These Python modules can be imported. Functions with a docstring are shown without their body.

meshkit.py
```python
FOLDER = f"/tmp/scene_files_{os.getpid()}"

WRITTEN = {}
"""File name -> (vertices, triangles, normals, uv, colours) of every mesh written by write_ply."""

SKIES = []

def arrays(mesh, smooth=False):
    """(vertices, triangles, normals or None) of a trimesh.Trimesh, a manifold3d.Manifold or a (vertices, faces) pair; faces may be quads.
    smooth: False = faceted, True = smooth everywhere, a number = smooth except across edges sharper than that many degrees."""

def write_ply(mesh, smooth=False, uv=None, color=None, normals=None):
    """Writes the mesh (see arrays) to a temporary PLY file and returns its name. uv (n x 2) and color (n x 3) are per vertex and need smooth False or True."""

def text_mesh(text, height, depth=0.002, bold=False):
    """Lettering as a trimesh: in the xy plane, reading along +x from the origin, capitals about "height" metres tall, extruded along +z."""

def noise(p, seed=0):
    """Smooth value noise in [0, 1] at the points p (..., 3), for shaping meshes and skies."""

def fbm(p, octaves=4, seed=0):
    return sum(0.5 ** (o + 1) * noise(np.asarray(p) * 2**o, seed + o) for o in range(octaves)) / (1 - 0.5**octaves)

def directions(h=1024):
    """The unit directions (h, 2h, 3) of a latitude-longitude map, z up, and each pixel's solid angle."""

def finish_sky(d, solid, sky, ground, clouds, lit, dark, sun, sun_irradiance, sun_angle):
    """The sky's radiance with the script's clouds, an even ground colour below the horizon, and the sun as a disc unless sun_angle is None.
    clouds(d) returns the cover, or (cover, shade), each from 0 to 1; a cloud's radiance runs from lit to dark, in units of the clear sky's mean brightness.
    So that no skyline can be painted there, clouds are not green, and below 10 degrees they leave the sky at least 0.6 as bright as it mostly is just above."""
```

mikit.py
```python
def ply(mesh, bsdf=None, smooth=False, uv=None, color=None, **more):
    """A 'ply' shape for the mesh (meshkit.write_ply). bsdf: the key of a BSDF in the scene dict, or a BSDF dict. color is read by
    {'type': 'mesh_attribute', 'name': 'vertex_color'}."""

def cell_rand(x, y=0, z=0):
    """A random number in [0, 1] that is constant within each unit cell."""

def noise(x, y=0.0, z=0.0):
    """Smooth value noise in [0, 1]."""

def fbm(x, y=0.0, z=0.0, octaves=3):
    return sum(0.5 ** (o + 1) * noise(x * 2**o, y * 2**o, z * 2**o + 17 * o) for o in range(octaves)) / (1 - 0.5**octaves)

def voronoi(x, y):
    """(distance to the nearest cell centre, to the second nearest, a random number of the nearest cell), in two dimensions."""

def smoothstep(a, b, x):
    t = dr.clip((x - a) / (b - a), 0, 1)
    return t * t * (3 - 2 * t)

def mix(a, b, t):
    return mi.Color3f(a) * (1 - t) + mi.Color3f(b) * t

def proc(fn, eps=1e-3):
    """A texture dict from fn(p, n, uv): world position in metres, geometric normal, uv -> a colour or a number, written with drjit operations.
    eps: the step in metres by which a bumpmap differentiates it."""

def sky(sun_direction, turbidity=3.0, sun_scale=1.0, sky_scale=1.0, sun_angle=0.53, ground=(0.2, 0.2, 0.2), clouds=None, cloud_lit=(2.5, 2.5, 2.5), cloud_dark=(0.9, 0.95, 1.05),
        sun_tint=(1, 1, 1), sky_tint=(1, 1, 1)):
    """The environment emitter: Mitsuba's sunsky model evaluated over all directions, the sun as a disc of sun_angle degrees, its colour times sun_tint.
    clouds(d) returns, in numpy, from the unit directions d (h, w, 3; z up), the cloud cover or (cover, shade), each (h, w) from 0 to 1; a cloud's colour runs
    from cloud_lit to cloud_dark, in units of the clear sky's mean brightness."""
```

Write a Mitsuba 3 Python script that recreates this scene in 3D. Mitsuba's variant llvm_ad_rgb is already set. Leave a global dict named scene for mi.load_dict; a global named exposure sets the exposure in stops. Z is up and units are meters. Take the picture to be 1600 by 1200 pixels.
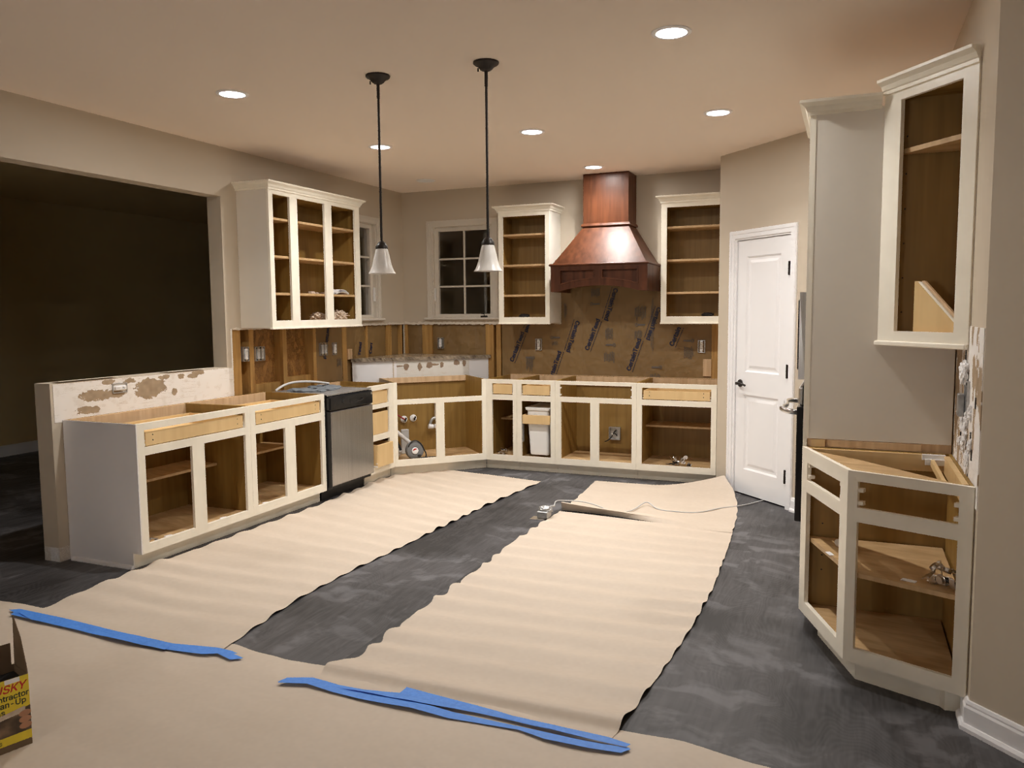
import math, random
import numpy as np
import trimesh
import mitsuba as mi
import drjit as dr
import mikit, meshkit
from mikit import noise, fbm, voronoi, smoothstep, mix, proc
from shapely.geometry import Polygon, box as sbox, LineString
from shapely.ops import unary_union
from trimesh.creation import extrude_polygon, revolve, triangulate_polygon

T = mi.ScalarTransform4f
scene, labels = {}, {}
rng = np.random.default_rng(7)

# ------------------------------------------------------------------ camera, lamps, exposure
F_PX = 1249.36
YAW, PITCH, ROLL = 0.39883, 0.0902, -0.0085
EYE = np.array([4.4489, -7.5572, 1.5163])
exposure = 0.08
LAMP = 200.0                       # radiance of a ceiling lens
BEAM, BEAM_IN, BEAM_OUT = 6.2, 14.0, 65.0   # the reflector beam of each ceiling light: intensity straight down, full and cut-off angles
UNSEEN_LAMP = 21.0                      # radiance of the unseen lamp's shade; it lights faces turned towards the camera
UNSEEN_LAMP_TINT = (1.0, 0.97, 0.96)
LAMP_TINT = (1.0, 0.972, 0.935)
CEIL = 2.788


def camera():
    fw = np.array([-math.sin(YAW) * math.cos(PITCH), math.cos(YAW) * math.cos(PITCH), -math.sin(PITCH)])
    r = np.array([math.cos(YAW), math.sin(YAW), 0.0])
    u = np.cross(r, fw)
    u = -math.sin(ROLL) * r + math.cos(ROLL) * u
    return {'type': 'perspective', 'fov_axis': 'x', 'fov': math.degrees(2 * math.atan(800 / F_PX)), 'near_clip': 0.05, 'far_clip': 100.0,
            'to_world': T().look_at(origin=EYE.tolist(), target=(EYE + fw).tolist(), up=u.tolist())}


scene['camera'] = camera()

# ------------------------------------------------------------------ materials


def mat(name, color, rough=0.5, bump=None, bump_scale=0.001, **kw):
    c = color if isinstance(color, dict) else {'type': 'rgb', 'value': list(color)}
    b = {'type': 'principled', 'base_color': c, 'roughness': rough, **kw}
    if bump is not None:
        b = {'type': 'bumpmap', 'arbitrary': bump, 'scale': bump_scale, 'bsdf': b}
    scene[name] = {'type': 'twosided', 'bsdf': b}
    return name


def wood_fn(dark, light, fine=42.0, contrast=1.0):
    def fn(p, n, uv):
        up = abs(n.z) > 0.7
        g = dr.select(up, fbm(p.x * 5 + p.y * fine, p.y * 5 + p.x * fine * 0.3, 3.0), fbm(p.x * fine, p.y * fine, p.z * 2.2))
        k = noise(p.x * 3, p.y * 3, p.z * 1.3)
        t = dr.clip(((g - 0.5) * 1.6 * contrast + 0.5) * 0.75 + k * 0.25, 0, 1)
        return mix(dark, light, t)
    return fn


def paper_fn(p, n, uv):
    t = fbm(p.x * 2.2, p.y * 7.0, 0.5, 4)
    s = fbm(p.x * 60, p.y * 60, 2.0, 2)
    return mix((0.485, 0.405, 0.322), (0.56, 0.478, 0.388), dr.clip(t * 0.7 + s * 0.3, 0, 1))


def floor_fn(p, n, uv):
    sheet_x, sheet_y = dr.floor(p.x / 1.22), dr.floor(p.y / 2.44)
    o = mikit.cell_rand(sheet_x, sheet_y, 3.0) * 37.0
    x, y = p.x + o, p.y + 2 * o
    wx = x + 0.16 * (fbm(x * 3.2, y * 2.2, 1.0) - 0.5)
    wy = y + 0.34 * (fbm(x * 2.6, y * 2.0, 8.0) - 0.5)
    v = fbm(wx * 3.0, wy * 1.0, 4.0, 3)
    rings = 0.5 + 0.5 * dr.sin(v * 260.0 + 5.0 * fbm(x * 16, y * 7, 3.0, 2))
    rings = rings * smoothstep(0.40, 0.62, fbm(x * 2.6, y * 1.5, 41.0, 3))
    fine = 0.5 * fbm(x * 75, y * 7, 2.0, 3) + 0.5 * fbm(wx * 26 + 3.0 * v, wy * 7.0, 12.0, 4)
    cloud = fbm(x * 2.3 + 0.6 * v, y * 2.5, 11.0, 5)
    tone = 0.12 * mikit.cell_rand(sheet_x, sheet_y, 7.0)
    base = mix((0.022, 0.021, 0.022), (0.078, 0.075, 0.079), dr.clip(0.20 + tone - 0.15 * rings + 0.95 * (fine - 0.42) + 1.35 * (cloud - 0.40), 0, 1))
    wipe = fbm(x * 8.0 + 6.0 * v, y * 10.0 - 4.0 * v, 21.0, 5)
    dust = smoothstep(0.48, 0.74, wipe) * smoothstep(0.36, 0.62, cloud)
    return mix(base, (0.20, 0.20, 0.215), dr.clip(dust * 0.36, 0, 0.6))


def osb_fn(p, n, uv):
    a = p.x + p.y
    b = p.z
    d1, d2, r = voronoi(a * 26 + 3 * noise(a * 9, b * 9), b * 16 + 3 * noise(a * 9 + 7, b * 9))
    g = fbm(a * 90 * (r + 0.3), b * 60 * (1.3 - r), 2.0, 2)
    e = smoothstep(0.02, 0.12, d2 - d1)
    return mix((0.12, 0.050, 0.010), (0.44, 0.215, 0.055), dr.clip(0.22 + 0.5 * r * e + 0.35 * (g - 0.4), 0, 1))


def kraft_fn(p, n, uv):
    t = fbm((p.x + p.y) * 5, p.z * 5, 3.0, 4)
    return mix((0.170, 0.098, 0.034), (0.255, 0.158, 0.062), t)


def granite_fn(p, n, uv):
    d1, d2, r = voronoi(p.x * 85 + p.z * 40, p.y * 85 + p.z * 60)
    f = fbm(p.x * 30, p.y * 30, p.z * 30, 3)
    return mix((0.05, 0.035, 0.025), (0.46, 0.38, 0.28), dr.clip(0.15 + r * 0.55 + (f - 0.5) * 1.1, 0, 1))


def torn(blobs, axis, base=(0.80, 0.765, 0.72), tan=(0.40, 0.30, 0.20), amount=0.0):
    """Torn drywall: white skim with horizontal trowel scratches; brown paper where the face is ripped off."""
    def fn(p, n, uv):
        a = p.x if axis == 'x' else p.y if axis == 'y' else (p.x + p.y) * 0.70711
        b = p.z
        jag = (fbm(a * 34, b * 46, 5.0, 3) - 0.5) * 2.6 + (noise(a * 150, b * 190, 3.0) - 0.5) * 0.7
        m = mi.Float(0.0)
        for ac, bc, ra, rb in blobs:
            d = dr.square((a - ac) / ra) + dr.square((b - bc) / rb)
            m = dr.maximum(m, smoothstep(1.02, 0.90, d + jag * 0.62))
        if amount:
            m = dr.maximum(m, smoothstep(amount, amount - 0.02, fbm(a * 13, b * 11, 9.0, 4)))
        scratch = smoothstep(0.70, 0.76, noise(a * 18, b * 420, 2.0)) * smoothstep(0.42, 0.6, fbm(a * 9, b * 16, 6.0))
        dirt = smoothstep(0.55, 0.8, fbm(a * 24, b * 30, 14.0, 4))
        edge = 4 * m * (1 - m)
        c = mix(base, (0.60, 0.53, 0.45), dr.clip(scratch * 0.5 + dirt * 0.35, 0, 0.8))
        c = mix(c, mix(tan, (0.30, 0.22, 0.14), noise(a * 40, b * 40)), m)
        return mix(c, (0.16, 0.11, 0.08), edge * 0.5)
    return fn


mat('wall_paint', (0.520, 0.450, 0.355), 0.62, proc(lambda p, n, uv: fbm(p.x * 160, p.y * 160, p.z * 160, 2), 2e-3), 0.0006)
mat('ceiling_paint', (0.75, 0.655, 0.565), 0.8, proc(lambda p, n, uv: fbm(p.x * 120, p.y * 120, 0.0, 2), 2e-3), 0.0006)
mat('dining_paint', (0.58, 0.46, 0.24), 0.7)
mat('trim_white', (0.80, 0.80, 0.81), 0.35)
mat('cabinet_cream', proc(lambda p, n, uv: mix((0.775, 0.730, 0.615), (0.835, 0.790, 0.675), fbm(p.x * 25 + p.y * 25, p.z * 9, 1.0))), 0.36)
mat('laminate_gray', (0.77, 0.765, 0.775), 0.45)
mat('window_trim', (0.62, 0.575, 0.50), 0.4)
mat('side_paint', (0.70, 0.655, 0.575), 0.45)
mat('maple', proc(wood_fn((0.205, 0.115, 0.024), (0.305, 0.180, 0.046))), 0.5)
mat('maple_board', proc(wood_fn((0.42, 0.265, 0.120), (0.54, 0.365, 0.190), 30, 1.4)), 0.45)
mat('drawer_wood', proc(wood_fn((0.60, 0.415, 0.195), (0.72, 0.52, 0.265), 26, 0.9)), 0.4)
mat('raw_pine', proc(wood_fn((0.50, 0.33, 0.18), (0.68, 0.49, 0.30), 40, 1.3)), 0.6)
mat('stud_wood', proc(wood_fn((0.30, 0.155, 0.040), (0.50, 0.295, 0.095), 34, 1.5)), 0.65)
mat('osb', proc(osb_fn), 0.6)
mat('kraft_facing', proc(kraft_fn), 0.55, proc(lambda p, n, uv: fbm((p.x + p.y) * 16, p.z * 16, 3.0, 4), 2e-3), 0.012)
mat('navy_print', (0.010, 0.012, 0.045), 0.6)
mat('gray_print', (0.115, 0.095, 0.080), 0.6)
mat('floor_plywood', proc(floor_fn), 0.52)
mat('floor_paper', proc(paper_fn), 0.6)
mat('paper_underside', (0.34, 0.235, 0.135), 0.6)
mat('blue_tape', proc(lambda p, n, uv: mix((0.055, 0.21, 0.66), (0.085, 0.27, 0.76), fbm(p.x * 90, p.y * 90, 1.0, 2))), 0.55)
mat('black_plastic', (0.010, 0.010, 0.011), 0.16, specular=0.35)
mat('black_rubber', (0.012, 0.011, 0.011), 0.6)
mat('bronze', (0.022, 0.017, 0.014), 0.42, metallic=0.4)
mat('steel', proc(lambda p, n, uv: mix((0.40, 0.39, 0.375), (0.60, 0.585, 0.56), 0.45 * noise((p.x + p.y) * 260, p.z * 3.0, 1.0) + 0.55 * noise((p.x + p.y) * 11, p.z * 0.7, 4.0))), 0.27, metallic=1.0, anisotropic=0.6)
mat('chrome', (0.82, 0.82, 0.82), 0.16, metallic=1.0)
mat('galvanized', proc(lambda p, n, uv: mix((0.36, 0.36, 0.355), (0.60, 0.60, 0.59), fbm(p.x * 60, p.y * 60, p.z * 60))), 0.42, metallic=0.8)
mat('cherry', proc(wood_fn((0.045, 0.0140, 0.0052), (0.108, 0.0335, 0.0120), 30, 1.2)), 0.40, clearcoat=0.06, clearcoat_gloss=0.95, specular=0.22)
mat('shade_glass', proc(lambda p, n, uv: mix((0.66, 0.635, 0.59), (0.82, 0.80, 0.76), fbm(p.x * 28, p.y * 28, p.z * 18, 4))), 0.3)
mat('white_plastic', (0.78, 0.78, 0.775), 0.35)
mat('bin_plastic', (0.76, 0.755, 0.735), 0.4)
mat('granite', proc(granite_fn), 0.16)
mat('yellow_card', (0.72, 0.56, 0.035), 0.4)
mat('brown_card', (0.135, 0.088, 0.048), 0.7)
mat('red_print', (0.48, 0.022, 0.02), 0.45)
mat('black_print', (0.015, 0.013, 0.012), 0.5)
mat('white_paper', (0.80, 0.80, 0.80), 0.6)
mat('tool_gray', (0.165, 0.17, 0.175), 0.4)
mat('cable_gray', (0.50, 0.50, 0.49), 0.45)
mat('fuzz_gray', (0.13, 0.145, 0.16), 0.9)
mat('bag_plastic', proc(lambda p, n, uv: mix((0.40, 0.31, 0.23), (0.66, 0.56, 0.46), fbm(p.x * 50, p.y * 50, p.z * 50, 3))), 0.5)
mat('photo_print', proc(lambda p, n, uv: mix((0.035, 0.022, 0.014), (0.30, 0.19, 0.11), dr.square(fbm(p.x * 24 + p.y * 24, p.z * 38, 3.0, 3)))), 0.4)
mat('skin_print', (0.40, 0.20, 0.115), 0.5)
mat('red_hose', (0.30, 0.03, 0.03), 0.4)
mat('torn_pony', proc(torn([(-3.865, 1.005, 0.14, 0.036), (-3.745, 1.0, 0.07, 0.03), (-3.455, 1.015, 0.15, 0.062), (-3.46, 0.975, 0.07, 0.04), (-3.95, 0.915, 0.085, 0.026),
                             (-3.62, 1.075, 0.05, 0.018), (-3.33, 1.078, 0.05, 0.018), (-3.06, 1.065, 0.05, 0.016), (-3.00, 1.085, 0.06, 0.02), (-3.79, 1.082, 0.05, 0.015), (-3.17, 1.07, 0.03, 0.02), (-3.24, 0.965, 0.025, 0.025)], 'y')), 0.75)
mat('torn_sink', proc(torn([(-0.25, 0.985, 0.06, 0.008), (-0.17, 0.975, 0.028, 0.03), (-0.03, 0.975, 0.022, 0.042), (0.07, 0.985, 0.03, 0.035), (0.13, 0.99, 0.045, 0.012), (0.20, 0.985, 0.02, 0.03), (0.36, 1.0, 0.03, 0.032), (0.44, 0.995, 0.022, 0.032)], 'd', base=(0.66, 0.645, 0.60), tan=(0.25, 0.17, 0.12))), 0.75)
mat('torn_right', proc(torn([(-3.70, 1.16, 0.06, 0.25), (-3.86, 1.26, 0.03, 0.09), (-3.93, 1.05, 0.07, 0.10), (-4.02, 1.0, 0.07, 0.07), (-4.08, 0.95, 0.04, 0.06), (-4.24, 1.24, 0.02, 0.06), (-3.80, 0.98, 0.04, 0.12), (-4.20, 1.05, 0.025, 0.10), (-3.78, 1.34, 0.03, 0.10)], 'y', base=(0.76, 0.735, 0.70), amount=0.40)), 0.8,
    proc(lambda p, n, uv: fbm(p.y * 40, p.z * 40, 2.0, 3), 2e-3), 0.012)
mat('torn_edge', (0.66, 0.60, 0.51), 0.8)
scene['pane_glass'] = {'type': 'thindielectric', 'int_ior': 1.5}

# ------------------------------------------------------------------ mesh helpers


def obj(key, mesh, m, parent=None, smooth=False, **kw):
    """One entry of the scene; a taken key gets the next three-digit number."""
    key = f'{parent}__{key}' if parent else key
    k, i = key, 0
    while k in scene or k in labels:
        i += 1
        k = f'{key}_{i:03d}'
    scene[k] = mikit.ply(mesh, m, smooth=smooth, **kw)
    return k


def thing(key, label, cat, group=None):
    k, i = key, 0
    while k in labels or k in scene:
        i += 1
        k = f'{key}_{i:03d}'
    labels[k] = {'label': label, 'category': cat}
    if group:
        labels[k]['group'] = group
    return k


def tag(k, label, cat, group=None):
    labels[k] = {'label': label, 'category': cat}
    if group:
        labels[k]['group'] = group
    return k


def struct(key, mesh=None, m=None, label=None, **kw):
    k = obj(key, mesh, m, **kw) if mesh is not None else key
    labels[k] = {'kind': 'structure'}
    if label:
        labels[k]['label'] = label
    return k


BOXF = np.array([[0, 2, 1], [0, 3, 2], [4, 5, 6], [4, 6, 7], [0, 1, 5], [0, 5, 4], [1, 2, 6], [1, 6, 5], [2, 3, 7], [2, 7, 6], [3, 0, 4], [3, 4, 7]])


def bx(x0, x1, y0, y1, z0, z1):
    v = np.array([[x0, y0, z0], [x1, y0, z0], [x1, y1, z0], [x0, y1, z0], [x0, y0, z1], [x1, y0, z1], [x1, y1, z1], [x0, y1, z1]], float)
    return trimesh.Trimesh(v, BOXF, process=False)


def cbx(x0, x1, y0, y1, z0, z1, c=0.002):
    """A box with chamfered edges."""
    c = min(c, (x1 - x0) * 0.45, (y1 - y0) * 0.45, (z1 - z0) * 0.45)
    pts = []
    for sx, X, x in ((-1, x0, x0), (1, x1, x1)):
        for sy, Y in ((-1, y0), (1, y1)):
            for sz, Z in ((-1, z0), (1, z1)):
                pts += [(X - sx * c, Y - sy * c, Z), (X - sx * c, Y, Z - sz * c), (X, Y - sy * c, Z - sz * c)]
    return trimesh.convex.convex_hull(np.array(pts))


def cat(*ms):
    return trimesh.util.concatenate([m for q in ms for m in (q if isinstance(q, (list, tuple)) else [q])])


def fixed(m):
    if m.volume < 0:
        m.invert()
    return m


def extruded(poly, h):
    return cat(*[extrude_polygon(g, h, engine='earcut') for g in getattr(poly, 'geoms', [poly]) if g.area > 1e-9])


class Frame:
    """Local axes of a face: a runs along it (left to right as one faces it), w goes in behind it, z up."""

    def __init__(self, o, u):
        u = np.array(u, float) / np.hypot(*u)
        self.o, self.u, self.f = np.array([o[0], o[1]], float), u, np.array([-u[1], u[0]])

    def P(self, a, w, z):
        q = self.o + self.u * a + self.f * w
        return np.array([q[0], q[1], z])

    def put(self, mesh):
        m = mesh.copy()
        v = np.array(m.vertices)
        q = self.o + v[:, :1] * self.u + v[:, 1:2] * self.f
        m.vertices = np.column_stack([q, v[:, 2]])
        return m

    def box(self, a0, a1, w0, w1, z0, z1, c=None):
        return self.put(bx(a0, a1, w0, w1, z0, z1) if c is None else cbx(a0, a1, w0, w1, z0, z1, c))

    def plate(self, poly, w0, w1):
        """A polygon in (a, z), from depth w0 to w1."""
        m = extruded(poly, w1 - w0)
        v = np.array(m.vertices)
        m = trimesh.Trimesh(np.column_stack([v[:, 0], w0 + v[:, 2], v[:, 1]]), m.faces, process=False)
        return fixed(self.put(m))

    def text(self, s, h, a, z, deg, w, depth=0.0006, bold=False, slant=0.0):
        m = meshkit.text_mesh(s, h, depth, bold)
        v = np.array(m.vertices)
        x, y = v[:, 0] + slant * v[:, 1], v[:, 1]
        c, sn = math.cos(math.radians(deg)), math.sin(math.radians(deg))
        m = trimesh.Trimesh(np.column_stack([a + x * c - y * sn, w - v[:, 2], z + x * sn + y * c]), m.faces, process=False)
        return fixed(self.put(m))


def slab(poly, z0, z1):
    m = extruded(poly, z1 - z0)
    m.apply_translation([0, 0, z0])
    return m


def rects(outer, holes):
    p = sbox(*outer)
    for h in holes:
        p = p.difference(sbox(*h))
    return p


def sweep(path, profile, flip=1):
    """A moulding: the profile's (offset, z) points along a mitred path in plan; offsets go to the right of the path (flip=-1: left)."""
    P = np.array(path, float)
    d = np.diff(P, axis=0)
    d /= np.linalg.norm(d, axis=1, keepdims=True)
    nrm = np.column_stack([d[:, 1], -d[:, 0]]) * flip
    n = len(P)
    rows = []
    for i in range(n):
        a, b = nrm[max(i - 1, 0)], nrm[min(i, n - 2)]
        m = (a + b) / (1 + a @ b)
        rows.append([[P[i, 0] + m[0] * o, P[i, 1] + m[1] * o, z] for o, z in profile])
    v = np.array(rows).reshape(-1, 3)
    k = len(profile)
    f = []
    for i in range(n - 1):
        for j in range(k):
            a, b, c, e = i * k + j, i * k + (j + 1) % k, (i + 1) * k + (j + 1) % k, (i + 1) * k + j
            f += [[a, b, c], [a, c, e]]
    tv, tf = triangulate_polygon(Polygon(profile), engine='earcut')
    near = {tuple(np.round(p, 9)): i for i, p in enumerate(np.array(profile))}
    idx = [near.get(tuple(np.round(p, 9)), 0) for p in tv]
    for t in tf:
        t = [idx[q] for q in t]
        f += [t, [q + (n - 1) * k for q in t[::-1]]]
    m = trimesh.Trimesh(v, np.array(f), process=False)
    m.fix_normals()
    return m


def tube(pts, r, sides=10):
    p = np.array(pts, float)
    t = np.gradient(p, axis=0)
    t /= np.linalg.norm(t, axis=1, keepdims=True) + 1e-12
    a = np.cross(t[0], [0, 0, 1.0] if abs(t[0, 2]) < 0.9 else [1.0, 0, 0])
    a /= np.linalg.norm(a)
    rings = []
    rr = np.broadcast_to(r, (len(p),))
    ang = np.arange(sides) * 2 * np.pi / sides
    for i in range(len(p)):
        a = a - t[i] * (a @ t[i])
        a /= np.linalg.norm(a)
        b = np.cross(t[i], a)
        rings.append(p[i] + rr[i] * (np.cos(ang)[:, None] * a + np.sin(ang)[:, None] * b))
    v = np.vstack(rings + [p[:1], p[-1:]])
    f, n = [], len(p)
    for i in range(n - 1):
        for j in range(sides):
            q, s = i * sides + j, i * sides + (j + 1) % sides
            f += [[q, s, s + sides], [q, s + sides, q + sides]]
    for j in range(sides):
        f += [[n * sides, (j + 1) % sides, j], [n * sides + 1, (n - 1) * sides + j, (n - 1) * sides + (j + 1) % sides]]
    return trimesh.Trimesh(v, np.array(f), process=False)


def smooth_path(pts, per=8):
    from scipy.interpolate import CubicSpline
    p = np.array(pts, float)
    s = np.concatenate([[0], np.cumsum(np.linalg.norm(np.diff(p, axis=0), axis=1))])
    return CubicSpline(s, p)(np.linspace(0, s[-1], per * (len(p) - 1) + 1))


def lathe(profile, at=(0, 0, 0), n=36):
    m = revolve(np.array(profile, float), sections=n)
    m.apply_translation(at)
    return fixed(m)


def place(mesh, at, rx=0, ry=0, rz=0):
    m = mesh.copy()
    R = trimesh.transformations.euler_matrix(math.radians(rx), math.radians(ry), math.radians(rz))
    m.apply_transform(R)
    m.apply_translation(at)
    return m


# ------------------------------------------------------------------ the room
LEFT, BACK = Frame((0, 0), (0, 1)), Frame((0, 0), (1, 0))       # faces of the wall behind the dishwasher (x = 0) and of the range wall (y = 0)
ZW = 1.392                                                       # where the drywall has been cut away below

struct('floor', cat(bx(-4.2, 9.2, -12.2, 0.3, -0.05, 0.0), bx(-4.2, -0.1, 0.3, 4.4, -0.05, 0.0)), 'floor_plywood', 'dark stained plywood subfloor')
struct('ceiling', bx(-0.12, 9.2, -12.2, 0.3, CEIL, CEIL + 0.1), 'ceiling_paint', 'plain painted ceiling')


struct('ceiling_dining', bx(-4.2, -0.12, -12.2, 4.4, CEIL, CEIL + 0.1), 'dining_paint', 'dining room ceiling, its shade put into a darker colour')  # takes the wall colour, darker than the kitchen ceiling, to stand for shade


def ragged(x0, x1, z, amp, seed, step=0.03):
    n = int(abs(x1 - x0) / step) + 2
    r = np.random.default_rng(seed)
    return [(x, z + amp * (r.random() - 0.5)) for x in np.linspace(x0, x1, n)]


cut_left = Polygon([(-2.633, 0.70)] + ragged(-2.633, 0.0, ZW, 0.012, 1) + [(0.0, 0.70)])
thick_left = Polygon([(-11, 0), (-2.64, 0), (-2.64, CEIL), (-11, CEIL)]).difference(Polygon([(-6.4, 0), (-4.204, 0), (-4.204, 1.104), (-2.699, 1.104), (-2.699, 2.413), (-6.4, 2.413)]))
win_left = sbox(-1.235, 1.47, -0.525, 2.415)
thin_left = Polygon([(-2.64, 0), (0.013, 0), (0.013, CEIL), (-2.64, CEIL)]).difference(cut_left).difference(win_left)
struct('wall_left', cat(LEFT.plate(thick_left, 0.0, 0.133), LEFT.plate(thin_left, 0.0, 0.013)), 'wall_paint', 'wall with the wide opening to the dining room')
obj('sheathing', LEFT.plate(sbox(-2.64, 0, 0.12, CEIL).difference(win_left), 0.105, 0.133), 'osb', 'wall_left')

cut_back = unary_union([Polygon([(0.0, 0.70)] + ragged(0.0, 3.335, ZW, 0.010, 2) + [(3.335, 0.70)]), sbox(1.80, ZW - 0.05, 2.80, 1.80)])
win_back = sbox(0.36, 1.47, 1.065, 2.415)
thin_back = Polygon([(0, 0), (3.42, 0), (3.42, CEIL), (0, CEIL)]).difference(cut_back).difference(win_back)
struct('wall_back', BACK.plate(thin_back, 0.0, 0.013), 'wall_paint', 'range wall with its lower drywall cut away')
obj('sheathing', BACK.plate(sbox(-0.133, 0, 3.55, CEIL).difference(win_back), 0.105, 0.133), 'osb', 'wall_back')
# ragged paper edge along the cut
obj('torn_edge', cat(LEFT.plate(Polygon(ragged(-2.62, 0.0, ZW + 0.016, 0.018, 3, 0.02) + ragged(0.0, -2.62, ZW - 0.002, 0.008, 4, 0.02)).buffer(0), -0.0025, 0.004)), 'torn_edge', 'wall_left')
obj('torn_edge', BACK.plate(Polygon(ragged(0.01, 1.26, ZW + 0.022, 0.022, 5, 0.02) + ragged(1.26, 0.01, ZW - 0.004, 0.012, 6, 0.02)).buffer(0), -0.0025, 0.004), 'torn_edge', 'wall_back')

# studs, plates and blocking behind the missing drywall
for y0, y1 in ((-2.633, -2.525), (-2.425, -2.372), (-2.012, -1.958), (-1.592, -1.545), (-1.135, -1.062), (-0.335, -0.24), (-0.06, -0.022)):
    obj('stud', bx(-0.104, -0.014, y0, y1, 0.02, 1.44), 'stud_wood', 'wall_left')
for x0, x1 in ((0.0, 0.034), (0.215, 0.335), (0.965, 1.055), (1.085, 1.137), (3.275, 3.34)):
    obj('stud', bx(x0, x1, 0.014, 0.104, 0.02, 1.44), 'stud_wood', 'wall_back')
for y0, y1, z1 in ((-2.372, -2.012, 0.935), (-1.958, -1.592, 0.965)):
    obj('blocking', bx(-0.104, -0.05, y0, y1, 0.80, z1), 'stud_wood', 'wall_left')
obj('blocking', bx(-0.05, -0.002, -1.06, -0.99, 1.07, 1.17), 'raw_pine', 'wall_left')
obj('blocking', bx(3.20, 3.275, 0.0, 0.02, 0.9, 1.06), 'raw_pine', 'wall_back')


def batt(Fr, a0, a1, z0, z1, w, holder, seed, puff=0.010, rough=0.0):
    """A paper-faced insulation batt: a slightly pillowed sheet in front of its thickness."""
    na, nz = max(6, int((a1 - a0) / 0.02)), max(8, int((z1 - z0) / 0.02))
    A, Z = np.meshgrid(np.linspace(a0, a1, na), np.linspace(z0, z1, nz), indexing='ij')
    s = (A - a0) / (a1 - a0)
    h = puff * np.sin(np.pi * s) ** 0.6 + (0.006 + rough) * (meshkit.fbm(np.stack([A * 9, Z * 7, A * 0 + seed], -1), 4, seed) - 0.5) * np.clip(np.minimum(s, 1 - s) * 8, 0, 1)
    v = np.stack([A, w - h, Z], -1).reshape(-1, 3)
    vb = np.stack([A, A * 0 + w + 0.03, Z], -1).reshape(-1, 3)
    N = na * nz
    i, j = np.meshgrid(np.arange(na - 1), np.arange(nz - 1), indexing='ij')
    q = (i * nz + j).ravel()
    top = np.vstack([np.column_stack([q, q + nz, q + nz + 1]), np.column_stack([q, q + nz + 1, q + 1])])
    rim = [k * nz for k in range(na)] + [(na - 1) * nz + k for k in range(1, nz)] + [k * nz + nz - 1 for k in range(na - 2, -1, -1)] + [k for k in range(nz - 2, 0, -1)]
    side = []
    for c, e in zip(rim, rim[1:] + rim[:1]):
        side += [[c, c + N, e + N], [c, e + N, e]]
    m = trimesh.Trimesh(np.vstack([v, vb]), np.vstack([top, np.array(side)]), process=False)
    return obj('insulation_batt', Fr.put(m), 'kraft_facing', holder)


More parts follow.
